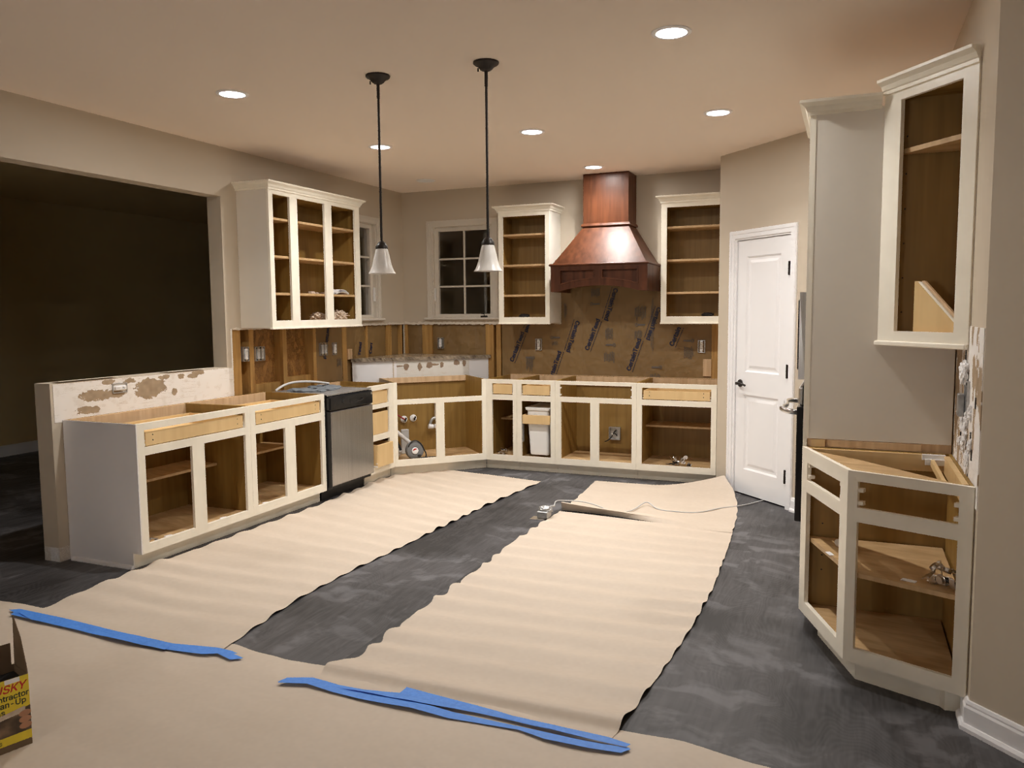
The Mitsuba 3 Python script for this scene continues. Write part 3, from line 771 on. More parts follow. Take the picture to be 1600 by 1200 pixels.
obj('chassis', TWR.box(0.06, 0.69, 0.0, 0.5, 0.51, 1.14), 'galvanized', ov)

# angled base cabinet
ab = thing('base_cabinet', 'cream angled base cabinet with two open faces below the tall oven cabinet side', 'cabinet')
A, B, C = np.array([4.262, -3.612]), np.array([4.461, -4.142]), np.array([4.8795, -4.324])
F1, F2 = Frame(A, B - A), Frame(B, C - B)
L1, L2 = float(np.hypot(*(B - A))), float(np.hypot(*(C - B)))
obj('face_frame', F1.plate(rects((0, BOT, L1, TOPZ), [(0.075, 0.730, L1 - 0.078, 0.812), (0.075, 0.152, L1 - 0.078, 0.675)]), 0.0, 0.019), CREAM, ab)
obj('face_frame', F2.plate(rects((0, BOT, L2, TOPZ), [(0.040, 0.730, L2 - 0.050, 0.836), (0.040, 0.152, L2 - 0.050, 0.672)]), 0.0, 0.019), CREAM, ab)
obj('filler_strip', F2.box(L2 - 0.018, L2, -0.005, 0.0, BOT, TOPZ), CREAM, ab)
inner = Polygon([A, B, C, (4.8795, -3.612)]).buffer(-0.020, join_style=2)
obj('bottom_panel', slab(inner, 0.114, 0.130), 'maple_board', ab)
obj('shelf', slab(inner.buffer(-0.004, join_style=2), 0.440, 0.459), 'maple_board', ab)
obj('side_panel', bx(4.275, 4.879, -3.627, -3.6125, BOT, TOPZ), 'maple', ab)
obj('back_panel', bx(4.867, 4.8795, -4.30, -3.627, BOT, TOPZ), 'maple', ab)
toe = Polygon([A, B, C, (4.8795, -3.612)]).buffer(-0.062, join_style=2)
toe = toe.union(Polygon([(4.82, -4.25), (4.8795, -4.245), (4.8795, -3.62), (4.5, -3.62)])).buffer(0)
obj('toe_kick', slab(toe.difference(toe.buffer(-0.012, join_style=2)), 0.0, 0.1), CREAM, ab)
obj('corner_web', slab(Polygon([F1.P(0.10, 0.020, 0)[:2], F1.P(L1 - 0.012, 0.020, 0)[:2], F2.P(0.012, 0.020, 0)[:2], F2.P(L2 - 0.03, 0.020, 0)[:2], (4.50, -3.86)]), 0.858, 0.872), 'maple_board', ab)
obj('rear_rail', bx(4.29, 4.85, -3.650, -3.6275, 0.80, 0.874), 'drawer_wood', ab)
obj('wall_rail', bx(4.845, 4.8665, -4.27, -3.66, 0.80, 0.874), 'drawer_wood', ab)
obj('wall_rail', bx(4.79, 4.805, -4.20, -3.70, 0.835, 0.862), 'drawer_wood', ab)
obj('corner_bracket', cat(bx(4.76, 4.85, -3.675, -3.651, 0.855, 0.878), bx(4.77, 4.85, -3.69, -3.676, 0.835, 0.86)), 'white_plastic', ab)
for Fr, ln, s0, s1 in ((F1, L1, 0.075, 0.078), (F2, L2, 0.040, 0.050)):
    for a in (s0, ln - s1 - 0.018):
        for z in (0.748, 0.800):
            obj('slide_clip', Fr.box(a, a + 0.020, 0.004, 0.03, z - 0.008, z + 0.008, 0.001), CREAM, ab)
for z in (0.52, 0.62, 0.30, 0.37):
    obj('pin_hole', place(trimesh.creation.cylinder(0.0035, 0.001, sections=8), (4.36, -3.6273, z), rx=90), 'black_print', ab)

# triangular offcut in the angled upper cabinet
to = thing('board_offcut', 'triangular wooden offcut with moulded edge standing in the angled upper cabinet', 'board')
obj('board', U4.plate(Polygon([(0.150, 1.413), (0.418, 1.413), (0.418, 1.418), (0.168, 1.632), (0.150, 1.632)]), 0.055, 0.067), 'drawer_wood', to)
obj('moulding', U4.plate(Polygon([(0.172, 1.629), (0.187, 1.629), (0.425, 1.425), (0.425, 1.413), (0.418, 1.418)]), 0.052, 0.070), CREAM, to)
obj('moulding', U4.plate(Polygon([(0.188, 1.632), (0.205, 1.632), (0.425, 1.444), (0.425, 1.4255)]), 0.056, 0.066), 'raw_pine', to)

# ------------------------------------------------------------------ dishwasher
dw = thing('dishwasher', 'stainless steel dishwasher with black control panel between cream cabinets', 'dishwasher')
DWF = Frame((0.61, -2.292), (0, 1))
obj('door', cat(DWF.box(0.018, 0.628, -0.042, -0.006, 0.122, 0.728, 0.008)), 'steel', dw)
ctrl = obj('control_panel', cat(DWF.box(0.004, 0.632, -0.044, 0.0, 0.732, 0.852, 0.012)), 'black_plastic', dw)
oval = [(0.33 + 0.16 * math.cos(t), 0.795 + 0.028 * math.sin(t)) for t in np.linspace(0, 2 * np.pi, 40)[:-1]]
obj('handle_pocket', DWF.plate(Polygon(oval).difference(Polygon([(0.33 + 0.85 * (x - 0.33), 0.797 + 0.62 * (z - 0.795)) for x, z in oval])), -0.048, -0.0435), 'black_rubber', ctrl)
obj('badge', place(lathe([(0, 0), (0.010, 0), (0.010, 0.002), (0, 0.003)], n=16), DWF.P(0.605, -0.044, 0.825), rx=90, rz=90), 'chrome', ctrl)
obj('tub', DWF.box(0.006, 0.630, 0.0, 0.56, 0.09, 0.862), 'black_rubber', dw)
obj('top_sheet', cat(DWF.box(0.004, 0.632, -0.02, 0.57, 0.863, 0.869), DWF.box(0.004, 0.632, -0.026, -0.012, 0.855, 0.871, 0.002)), 'galvanized', dw)
obj('toe_panel', DWF.box(0.01, 0.62, 0.07, 0.08, 0.0, 0.10), 'black_rubber', dw)
obj('edge_strip', DWF.box(0.006, 0.017, -0.038, 0.0, 0.115, 0.73), 'black_plastic', dw)
fz = []
for k in range(26):
    s = trimesh.creation.icosphere(1, 1.0)
    sc = np.array([0.04, 0.05, 0.012]) * (0.5 + rng.random())
    s.vertices *= sc * (0.7 + 0.6 * rng.random((len(s.vertices), 1)))
    s.apply_translation([0.12 + 0.34 * rng.random(), -2.15 + 0.42 * rng.random(), 0.876])
    s.vertices[:, 2] = np.maximum(s.vertices[:, 2], 0.8698)
    fz.append(s)
labels[obj('torn_insulation', cat(fz), 'fuzz_gray')] = {'label': 'gray torn insulation fuzz on top of the dishwasher', 'category': 'insulation', 'kind': 'stuff'}
tag(obj('flexible_conduit', tube(smooth_path([(0.10, -2.26, 0.884), (0.13, -2.18, 0.925), (0.17, -2.02, 0.940), (0.22, -1.86, 0.925), (0.27, -1.76, 0.905)], 10), 0.0095, 12), 'cable_gray', smooth=60), 'bent gray cable arching over the top of the dishwasher', 'cable')

# ------------------------------------------------------------------ range hood
hood = thing('range_hood', 'dark cherry wood range hood with flared canopy between two upper cabinets', 'range hood')
hx0, hx1 = 1.882, 2.792
obj('chimney', cbx(2.122, 2.558, -0.285, -0.001, 2.312, CEIL - 0.002, 0.002), 'cherry', hood)
obj('collar_moulding', sweep([(2.122, -0.001), (2.122, -0.285), (2.558, -0.285), (2.558, -0.001)], [(0, 2.300), (0.014, 2.300), (0.018, 2.308), (0.014, 2.318), (0.006, 2.330), (0, 2.332)], 1), 'cherry', hood)
v = []
for t in np.linspace(0, 1, 7):
    k = t ** 0.97
    x0, x1, y0, z = hx0 + 0.012 + (2.128 - hx0 - 0.012) * k, hx1 - 0.012 + (2.552 - hx1 + 0.012) * k, -0.514 + 0.235 * k, 1.948 + (2.308 - 1.948) * t
    v += [[x0, -0.001, z], [x0, y0, z], [x1, y0, z], [x1, -0.001, z]]
f = []
for r in range(6):
    for j in range(3):
        q = r * 4 + j
        f += [[q, q + 1, q + 5], [q, q + 5, q + 4]]
obj('canopy', trimesh.Trimesh(np.array(v), np.array(f), process=False), 'cherry', hood)
obj('mantle_lip', sweep([(hx0, -0.001), (hx0, -0.52), (hx1, -0.52), (hx1, -0.001)], [(-0.03, 1.930), (0.008, 1.930), (0.014, 1.936), (0.014, 1.944), (0.006, 1.952), (-0.03, 1.955)], 1), 'cherry', hood)
HF = Frame((hx0, -0.52), (1, 0))
HW = hx1 - hx0
arch = lambda x, lo, rise: lo + rise * max(0.0, 1 - ((x - HW / 2) / (HW / 2 - 0.075)) ** 2)
xs = np.linspace(0.075, HW - 0.075, 25)
front = Polygon([(0, 1.93), (0, 1.695), (0.075, 1.695)] + [(x, arch(x, 1.697, 0.052)) for x in xs] + [(HW - 0.075, 1.695), (HW, 1.695), (HW, 1.93)])


def hole(x0, x1):
    xx = np.linspace(x0, x1, 12)
    return Polygon([(x0, 1.898)] + [(x, arch(x, 1.752, 0.058)) for x in xx] + [(x1, 1.898)])


holes = [hole(0.085, HW / 2 - 0.033), hole(HW / 2 + 0.033, HW - 0.085)]
obj('apron', HF.plate(front, 0.022, 0.034), 'cherry', hood)
obj('apron_frame', HF.plate(front.difference(unary_union(holes)), 0.0, 0.0215), 'cherry', hood)
for h in holes:
    obj('bead', HF.plate(h.buffer(0.002).difference(h.buffer(-0.010)), -0.005, 0.0215), 'cherry', hood)
obj('box_side', cat(bx(hx0, hx0 + 0.019, -0.486, -0.001, 1.695, 1.93), bx(hx1 - 0.019, hx1, -0.486, -0.001, 1.695, 1.93)), 'cherry', hood)
obj('underside', bx(hx0 + 0.02, hx1 - 0.02, -0.464, -0.002, 1.80, 1.82), 'black_rubber', hood)

# ------------------------------------------------------------------ granite ledge
tag(obj('granite_ledge', slab(Polygon([(0.003, -1.035), (1.035, -0.003), (0.003, -0.003)]).buffer(-0.004, join_style=1).buffer(0.004), 1.041, 1.073), 'granite'), 'brown speckled granite ledge across the corner behind the sink cabinet', 'ledge')

# ------------------------------------------------------------------ pendants and ceiling lights


def pendant(x, y, zb, label):
    p = thing('pendant_lamp', label, 'lamp')
    at = (x, y, 0)
    can = obj('canopy', lathe([(0, CEIL - 0.048), (0.012, CEIL - 0.047), (0.022, CEIL - 0.043), (0.032, CEIL - 0.036), (0.046, CEIL - 0.020), (0.060, CEIL - 0.014), (0.066, CEIL - 0.008), (0.066, CEIL - 0.001), (0, CEIL - 0.001)], at), 'bronze', p, smooth=40)
    obj('screw', place(trimesh.creation.cylinder(0.004, 0.016, sections=8), (x - 0.036, y - 0.02, CEIL - 0.04)), 'bronze', can)
    obj('rod', place(trimesh.creation.cylinder(0.0065, CEIL - 0.05 - (zb + 0.172) + 0.01, sections=14), (x, y, (CEIL - 0.045 + zb + 0.172) / 2)), 'bronze', p, smooth=40)
    obj('coupling', lathe([(0, CEIL - 0.12), (0.0085, CEIL - 0.12), (0.0085, CEIL - 0.046), (0, CEIL - 0.046)], at, 16), 'bronze', p, smooth=40)
    obj('socket_cap', lathe([(0, zb + 0.178), (0.010, zb + 0.178), (0.014, zb + 0.172), (0.022, zb + 0.168), (0.026, zb + 0.158), (0.033, zb + 0.150), (0.034, zb + 0.136), (0.030, zb + 0.134), (0, zb + 0.134)], at), 'bronze', p, smooth=40)
    prof = [(0.029, 0.140), (0.034, 0.128), (0.040, 0.105), (0.046, 0.078), (0.052, 0.052), (0.058, 0.032), (0.066, 0.014), (0.074, 0.003), (0.075, 0.0)]
    out = [(r, zb + z) for r, z in prof]
    inn = [(r - 0.004, zb + z) for r, z in prof[::-1]]
    obj('shade', lathe(out + inn + [out[0]], at, 40), 'shade_glass', p, smooth=50)


pendant(2.074, -3.745, 1.730, 'dark bronze pendant with frosted bell shade, hanging in front of the left window')
pendant(2.701, -3.716, 1.728, 'dark bronze pendant with frosted bell shade, hanging nearer the range hood')
labels['pendant_lamp']['label'] = 'dark bronze pendant lamp with frosted bell shade, farther from the range hood'
labels['pendant_lamp_001']['label'] = 'dark bronze pendant lamp with frosted bell shade, nearer the range hood'


def ceiling_light(x, y, label, on=True):
    """A recessed light: trim ring, glowing lens, and the beam that its reflector throws downwards."""
    c = thing('ceiling_light', label, 'ceiling light', 'recessed ceiling lights')
    z = CEIL
    obj('trim_ring', lathe([(0.070, z - 0.0005), (0.092, z - 0.0005), (0.091, z - 0.004), (0.084, z - 0.007), (0.072, z - 0.006), (0.070, z - 0.003), (0.070, z - 0.0005)], (x, y, 0), 40), 'trim_white', c, smooth=40)
    ang = np.arange(32) * 2 * np.pi / 32
    v = np.vstack([np.column_stack([x + 0.0705 * np.cos(ang), y + 0.0705 * np.sin(ang), np.full(32, z - 0.0045)]), [[x, y, z - 0.0045]]])
    f = np.array([[(i + 1) % 32, i, 32] for i in range(32)])
    k = {'emitter': {'type': 'area', 'radiance': {'type': 'rgb', 'value': [LAMP * t for t in LAMP_TINT]}}} if on else {}
    obj('lens', trimesh.Trimesh(v, f, process=False), 'white_plastic', c, **k)
    if on:
        scene[c + '_beam'] = {'type': 'spot', 'intensity': {'type': 'rgb', 'value': [BEAM * t for t in LAMP_TINT]}, 'cutoff_angle': BEAM_OUT, 'beam_width': BEAM_IN,
                              'to_world': T().look_at(origin=[x, y, z - 0.008], target=[x, y, 0.0], up=[0, 1, 0])}


for x, y, s in ((1.116, -3.787, 'lit recessed ceiling light above the base cabinets nearest the half wall'), (3.66, -3.765, 'lit recessed ceiling light nearest the angled upper cabinet, largest of the lights'),
                (1.088, -2.150, 'lit recessed ceiling light behind the rod of a pendant lamp'), (2.336, -2.140, 'lit recessed ceiling light in the middle of the ceiling'),
                (3.630, -2.145, 'lit recessed ceiling light in front of the pantry door wall'), (2.322, -0.605, 'lit recessed ceiling light right above the range hood chimney')):
    ceiling_light(x, y, s)
ceiling_light(0.633, -0.608, 'unlit recessed ceiling light over the corner sink', False)

# an unseen drum-shade lamp behind the camera, placed to light faces turned that way
fl = thing('unseen_floor_lamp', 'unseen floor lamp with a large drum shade, placed to light faces turned towards it', 'lamp')
obj('base', lathe([(0, 0.0), (0.16, 0.0), (0.16, 0.02), (0.02, 0.035), (0, 0.035)], (2.4, -9.9, 0)), 'bronze', fl, smooth=40)
obj('pole', place(trimesh.creation.cylinder(0.012, 1.45, sections=12), (2.4, -9.9, 0.75)), 'bronze', fl, smooth=40)
ang = np.arange(24) * 2 * np.pi / 24
v = np.array([[2.4 + 0.30 * math.cos(a), -9.9 + 0.30 * math.sin(a), z] for z in (1.15, 1.75) for a in ang])
f = [q for j in range(24) for q in ([j, (j + 1) % 24, (j + 1) % 24 + 24], [j, (j + 1) % 24 + 24, j + 24])]
obj('shade', trimesh.Trimesh(v, np.array(f), process=False), 'white_paper', fl, emitter={'type': 'area', 'radiance': {'type': 'rgb', 'value': [UNSEEN_LAMP * t for t in UNSEEN_LAMP_TINT]}})

# ------------------------------------------------------------------ paper on the floor


def sheet(key, rows, label, ripple, amp, seed, wavy=0.010, base=0.003, extra=None, m='floor_paper', lift=0.010, wavy_r=None, calm=None, n=150, mcols=40, category='floor paper'):
    """A paper sheet between two long edges given from end to end as (left point, right point) rows; thin, rippled, with wavy edges."""
    Lp, Rp = np.array([r[0] for r in rows], float), np.array([r[1] for r in rows], float)
    mid = (Lp + Rp)[:, :2] / 2
    s = np.concatenate([[0], np.cumsum(np.linalg.norm(np.diff(mid, axis=0), axis=1))])
    q = np.linspace(0, s[-1], n)
    L = np.column_stack([np.interp(q, s, Lp[:, k]) for k in range(Lp.shape[1])])
    R = np.column_stack([np.interp(q, s, Rp[:, k]) for k in range(Rp.shape[1])])
    t = np.linspace(0, 1, mcols)
    G = L[:, None] * (1 - t)[None, :, None] + R[:, None] * t[None, :, None]
    if G.shape[2] == 2:
        G = np.concatenate([G, np.zeros(G.shape[:2] + (1,))], 2)
    X, Y, Z = G[..., 0], G[..., 1], G[..., 2]
    e = np.abs(2 * t - 1)[None, :] ** 5
    ph = q[:, None] * 2 * np.pi / ripple + 2.5 * (meshkit.fbm(np.stack([X * 0.8, Y * 0.8, X * 0 + seed], -1), 3, seed) * 2)
    wav = 0.5 + 0.5 * np.sin(ph)
    nz = meshkit.fbm(np.stack([X * 1.6, Y * 5.0, X * 0 + seed + 3], -1), 4, seed + 1)
    jag = meshkit.fbm(np.stack([X * 14, Y * 14, X * 0 + 9], -1), 3, seed + 5) - 0.5
    side = np.where(t < 0.5, wavy, wavy if wavy_r is None else wavy_r)[None, :]
    edge = side * e * (np.sin(ph * 1.31) * (0.25 + 1.1 * nz)) * np.sign(2 * t - 1)[None, :]
    d = (R - L)[:, :2]
    d /= np.linalg.norm(d, axis=1, keepdims=True)
    V = np.stack([X + edge * d[:, :1] + jag * 0.006 * e, Y + edge * d[:, 1:2] + jag * 0.006, Z + base + amp * wav * (0.35 + nz) + lift * e * np.clip(nz * 2.2 - 0.6, 0, 1) * wav], -1)
    if calm is not None:                                         # lies flat where it is taped down
        V[..., 2] = base + (V[..., 2] - base) * np.clip((Y - calm) / 0.35, 0.12, 1)
    if extra is not None:
        V = extra(V, q, t)
    N = n * mcols
    up = V.reshape(-1, 3)
    dn = up - [0, 0, 0.0008]
    i, j = np.meshgrid(np.arange(n - 1), np.arange(mcols - 1), indexing='ij')
    c0 = (i * mcols + j).ravel()
    tp = np.vstack([np.column_stack([c0, c0 + mcols, c0 + mcols + 1]), np.column_stack([c0, c0 + mcols + 1, c0 + 1])])
    nrm = np.cross(up[tp[0, 1]] - up[tp[0, 0]], up[tp[0, 2]] - up[tp[0, 0]])
    if nrm[2] < 0:
        tp = tp[:, ::-1]
    rim = [k * mcols for k in range(n)] + [(n - 1) * mcols + k for k in range(1, mcols)] + [k * mcols + mcols - 1 for k in range(n - 2, -1, -1)] + [k for k in range(mcols - 2, 0, -1)]
    sd = []
    for c, e2 in zip(rim, rim[1:] + rim[:1]):
        sd += [[c, c + N, e2 + N], [c, e2 + N, e2]]
    mesh = trimesh.Trimesh(np.vstack([up, dn]), np.vstack([tp, tp[:, ::-1] + N, np.array(sd)]), process=False)
    return tag(obj(key, mesh, m, smooth=50), label, category)


# the wide sheet nearest the camera
far_edge = [(-0.55, -4.80), (0.021, -4.805), (0.315, -4.803), (0.636, -4.790), (1.2, -4.80), (1.80, -4.790), (1.893, -4.777), (2.01, -4.805), (2.222, -4.828), (2.418, -4.806), (3.0, -4.82), (3.709, -4.86), (3.934, -4.854), (4.092, -4.878), (4.24, -4.901), (4.439, -4.973), (4.75, -5.06)]
sheet('floor_paper', [((x, y), (x - 0.10, y - 1.75)) for x, y in far_edge], 'wide kraft paper sheet nearest the camera, under both tape strips', 0.55, 0.008, 3, wavy=0.006, base=0.002, lift=0.004, n=150, mcols=60)
# the sheet beside the dishwasher run
sheet('floor_paper', [((0.781, -0.792), (1.958, -1.005)), ((0.70, -0.90), (1.93, -1.30)), ((0.60, -1.12), (1.897, -1.657)), ((0.545, -1.45), (1.860, -2.10)), ((0.587, -1.85), (1.852, -2.40)), ((0.622, -2.42), (1.83, -2.80)), ((0.612, -3.147), (1.812, -3.30)),
                      ((0.601, -3.737), (1.785, -3.80)), ((0.585, -4.168), (1.789, -4.15)), ((0.605, -4.497), (1.822, -4.47)), ((0.640, -4.773), (1.869, -4.771)), ((0.60, -4.915), (1.88, -4.93))],
      'long kraft paper strip in front of the dishwasher and left cabinets', 0.21, 0.0105, 11, wavy=0.004, wavy_r=0.003, base=0.0045, lift=0.010, n=240, calm=-4.90)


def curl_far(V, q, t):
    # the near end rises into a fold that stands up at one side
    s = (q / q[-1])[:, None]
    h = 0.062 * np.clip(1 - t / 0.80, 0, 1)[None, :] ** 0.8
    k = np.clip((s - 0.78) / 0.15, 0, 1)
    u = np.clip((s - 0.93) / 0.07, 0, 1)
    i = int(0.93 * (len(q) - 1))
    w = np.clip(h / 0.045, 0, 1)
    over = V[i, :, 1][None, :] - 0.020 * w + u * 0.034 * w       # past its crest the fold turns back under itself
    V[..., 1] = np.where(u > 0, over * w + V[..., 1] * (1 - w), V[..., 1] - 0.020 * w * k * k)
    V[..., 2] += h * k * k * (3 - 2 * k) * (1 - u ** 1.3)
    return V


def raise_corner(V, q, t):
    """Turns the far edge up where it meets the toe kick and the door."""
    w = np.clip(1 - q / 0.42, 0, 1)[:, None] ** 1.6
    k = np.clip((t - 0.45) / 0.55, 0, 1)[None, :] ** 1.7
    V[..., 2] += 0.125 * w * k
    return V


sheet('floor_paper', [((2.394, -0.784), (3.515, -0.765)), ((2.41, -0.95), (3.605, -0.91)), ((2.43, -1.2), (3.665, -1.12)), ((2.45, -1.5), (3.715, -1.5)), ((2.462, -1.75), (3.74, -1.80)), ((2.464, -1.955), (3.752, -2.06)), ((2.466, -1.978), (3.754, -2.078))],
      'kraft paper piece turned up against the pantry corner, with a raised fold', 0.30, 0.004, 17, wavy=0.004, base=0.004, lift=0.004, n=260, mcols=60, extra=lambda V, q, t: curl_far(raise_corner(V, q, t), q, t))


def end_ridge(V, q, t):
    """A soft ridge where the strip climbs over the sheet below, and a kink at its outer corner."""
    V[..., 2] += (0.020 + 0.008 * t)[None, :] * np.exp(-(np.maximum(V[..., 1] + 4.83, 0) / 0.07) ** 2 - (np.minimum(V[..., 1] + 4.83, 0) / 0.035) ** 2)
    return V


sheet('floor_paper', [((2.464, -1.950), (3.754, -2.03)), ((2.459, -2.328), (3.775, -2.4)), ((2.451, -2.839), (3.79, -2.8)), ((2.472, -3.288), (3.805, -3.25)), ((2.480, -3.805), (3.798, -3.75)), ((2.475, -4.145), (3.782, -4.05)), ((2.493, -4.477), (3.758, -4.40)), ((2.49, -4.70), (3.735, -4.70)), ((2.43, -4.815), (3.722, -4.86)), ((2.46, -4.945), (3.712, -4.95))],
      'long kraft paper strip in the middle of the floor, taped at its near end', 0.20, 0.0125, 23, wavy=0.008, wavy_r=0.002, base=0.0055, lift=0.009, calm=-4.90, n=260, mcols=44, extra=end_ridge)


def tape(top, bot, label, z, seed, second=None):
    top, bot = np.array(top, float), np.array(bot, float)
    pts = np.vstack([top, bot[::-1]])
    pl = Polygon(pts).buffer(0)
    m = slab(pl, 0, 0.0006)
    m = m.subdivide_to_size(0.03)
    v = np.array(m.vertices)
    v[:, 2] += z + 0.005 * meshkit.fbm(np.column_stack([v[:, 0] * 5, v[:, 1] * 14, v[:, 0] * 0 + seed]), 3, seed)
    k = thing('tape_strip', label, 'tape')
    obj('layer', trimesh.Trimesh(v, m.faces, process=False), 'blue_tape', k)
    if second is not None:
        m = slab(Polygon(second), 0, 0.0006).subdivide_to_size(0.03)
        v = np.array(m.vertices)
        v[:, 2] += z + 0.0035 + 0.007 * meshkit.fbm(np.column_stack([v[:, 0] * 6, v[:, 1] * 16, v[:, 0] * 0 + seed + 4]), 3, seed + 4)
        obj('layer', trimesh.Trimesh(v, m.faces, process=False), 'blue_tape', k)
    return k


tape([(0.515, -4.891), (0.559, -4.864), (0.834, -4.866), (1.255, -4.888), (1.628, -4.898), (1.851, -4.856), (1.94, -4.862), (1.985, -4.875), (1.97, -4.885), (2.039, -4.901)],
     [(0.57, -4.905), (0.58, -4.930), (0.699, -4.937), (0.939, -4.930), (1.202, -4.950), (1.655, -4.961), (1.841, -4.937), (1.90, -4.907), (2.0, -4.937), (2.038, -4.910)],
     'blue painter tape strip at the near end of the paper before the dishwasher', 0.012, 5,
     [(0.60, -4.905), (1.0, -4.915), (1.65, -4.938), (1.66, -4.972), (1.2, -4.962), (0.75, -4.945)])
tape([(2.332, -5.030), (2.345, -4.985), (2.44, -4.942), (2.579, -4.958), (2.851, -4.952), (3.105, -4.985), (3.4, -4.99), (3.70, -4.99), (3.79, -4.98)],
     [(2.34, -5.034), (2.455, -5.001), (2.594, -5.022), (2.719, -5.028), (2.943, -5.017), (3.114, -5.031), (3.388, -5.012), (3.495, -5.032), (3.66, -5.031), (3.771, -5.022), (3.796, -4.99)],
     'blue painter tape strip with doubled layer at the near end of the middle paper', 0.0125, 8,
     [(2.60, -4.985), (2.851, -4.936), (2.853, -4.883), (3.105, -4.906), (3.33, -4.929), (3.704, -4.946), (3.79, -4.962), (3.78, -4.985), (3.5, -4.972), (3.2, -4.965), (2.95, -4.972)])

# wire and floor box
wire = [(2.44, -1.99, 0.055), (2.425, -1.90, 0.073), (2.44, -1.84, 0.066), (2.53, -1.80, 0.062), (2.70, -1.80, 0.045), (2.83, -1.80, 0.012), (2.93, -1.80, 0.012), (2.995, -1.66, 0.02), (3.042, -1.52, 0.03), (3.12, -1.60, 0.013), (3.258, -1.652, 0.011), (3.421, -1.631, 0.011), (3.578, -1.43, 0.011), (3.683, -1.32, 0.010), (3.79, -1.16, 0.008), (3.862, -1.02, 0.008)]
tag(obj('electrical_wire', tube(smooth_path(wire, 8), 0.0045, 8), 'cable_gray', smooth=60), 'thin gray electrical wire snaking over the paper towards the pantry door', 'wire')
fb = thing('floor_outlet_box', 'small metal floor outlet box wrapped in crumpled tape beside the paper fold', 'electrical box')
obj('plate', cbx(2.33, 2.44, -2.22, -2.13, 0.001, 0.006, 0.002), 'chrome', fb)
obj('body', cbx(2.375, 2.46, -2.19, -2.11, 0.006, 0.058, 0.005), 'galvanized', fb)
cr = trimesh.creation.icosphere(3, 0.047)
cr.vertices *= (0.75 + 0.6 * meshkit.fbm(np.array(cr.vertices) * 45, 3, 2))[:, None] * np.array([1.1, 0.9, 0.55])
cr.apply_translation([2.425, -2.13, 0.066])
obj('tape_wrap', cr, 'galvanized', fb)
obj('lead', tube(smooth_path([(2.43, -2.10, 0.075), (2.45, -2.04, 0.07), (2.44, -1.99, 0.056)], 6), 0.006, 8), 'cable_gray', fb, smooth=50)

# ------------------------------------------------------------------ box of bags at the left edge
BO = np.array([1.817, -5.722])
ud = np.array([BO[0] - 1.787, BO[1] + 5.82])
BXF = Frame(BO - ud / np.hypot(*ud) * 0.30, ud)                 # its printed face; a runs to the visible corner
bg = thing('bag_box', 'open yellow and black cardboard box of contractor bags standing on the wide paper', 'box')
BH, BD, BL = 0.262, 0.13, 0.30
obj('carton', cat(BXF.box(0, BL, 0, 0.003, 0, BH), BXF.box(0, BL, BD - 0.003, BD, 0, BH), BXF.box(0, 0.003, 0.003, BD - 0.003, 0, BH), BXF.box(BL - 0.003, BL, 0.003, BD - 0.003, 0, BH), BXF.box(0.003, BL - 0.003, 0.003, BD - 0.003, 0, 0.003)), 'brown_card', bg)
pr = obj('printed_face', BXF.box(0.0, BL, -0.0008, -0.0001, 0.04, BH), 'yellow_card', bg)
flap = BXF.plate(Polygon([(0, 0), (BD - 0.006, 0), (BD - 0.02, 0.16), (0.02, 0.165)]), 0, 0.003)
FL = Frame(BXF.P(BL, 0.004, 0)[:2], BXF.f)                       # the end flap, standing up from the far end
obj('flap', FL.plate(Polygon([(0, BH), (BD - 0.008, BH), (BD - 0.020, BH + 0.185), (0.050, BH + 0.12), (0.012, BH + 0.035)]), -0.0015, 0.0015), 'brown_card', bg)
obj('flap', place(BXF.box(0.0, BL - 0.01, BD - 0.003, BD, BH, BH + 0.08), (0, 0, 0)), 'brown_card', bg)
lin = BXF.box(0.006, BL - 0.006, 0.006, BD - 0.006, 0.01, BH - 0.025)
obj('bags', lin, 'black_rubber', bg)
WF = -0.0009
obj('picture', BXF.plate(Polygon([(0.0, 0.055), (BL, 0.062), (BL, 0.150), (0.16, 0.125), (0.0, 0.115)]), -0.0014, WF), 'photo_print', pr)
obj('picture_strip', BXF.plate(Polygon([(0.19, 0.122), (0.285, 0.132), (0.283, 0.152), (0.19, 0.138)]), -0.0018, -0.0014), 'bag_plastic', pr)
obj('base_band', BXF.box(0.0, BL, -0.0010, WF + 0.0008, 0.0, 0.042), 'brown_card', pr)
obj('yellow_band', BXF.box(0.0, BL, -0.0016, -0.0010, 0.030, 0.056), 'yellow_card', pr)
for k, z in enumerate((0.082, 0.104, 0.126)):
    s = trimesh.creation.icosphere(2, 1.0)
    s.vertices *= [0.020, 0.0006, 0.012]
    s.apply_translation([0.282, -0.0016, z])
    obj('finger_print', BXF.put(s), 'skin_print', pr)
obj('lettering', BXF.text('HUSKY', 0.027, 0.160, 0.216, 0, WF, 0.0006, True, 0.25), 'red_print', pr)
obj('lettering', BXF.text('Contractor', 0.019, 0.166, 0.189, 0, WF, 0.0006, True), 'black_print', pr)
obj('lettering', BXF.text('Clean-Up', 0.019, 0.165, 0.165, 0, WF, 0.0006, True), 'black_print', pr)
obj('lettering', BXF.text('Bags', 0.019, 0.160, 0.141, 0, WF, 0.0006, True), 'black_print', pr)
obj('lettering', BXF.text('BAGS', 0.011, 0.165, 0.037, 0, -0.0016, 0.0005, True), 'black_print', pr)
st = [(0.17 + 0.026 * (1 if k % 2 == 0 else 0.45) * math.cos(k * math.pi / 8), 0.093 + 0.026 * (1 if k % 2 == 0 else 0.45) * math.sin(k * math.pi / 8)) for k in range(16)]
obj('red_burst', BXF.plate(Polygon(st), -0.0021, -0.0015), 'red_print', pr)
obj('top_label', BXF.box(0.225, 0.272, -0.0018, -0.0009, 0.246, 0.262), 'white_paper', pr)

# ------------------------------------------------------------------ electrical boxes


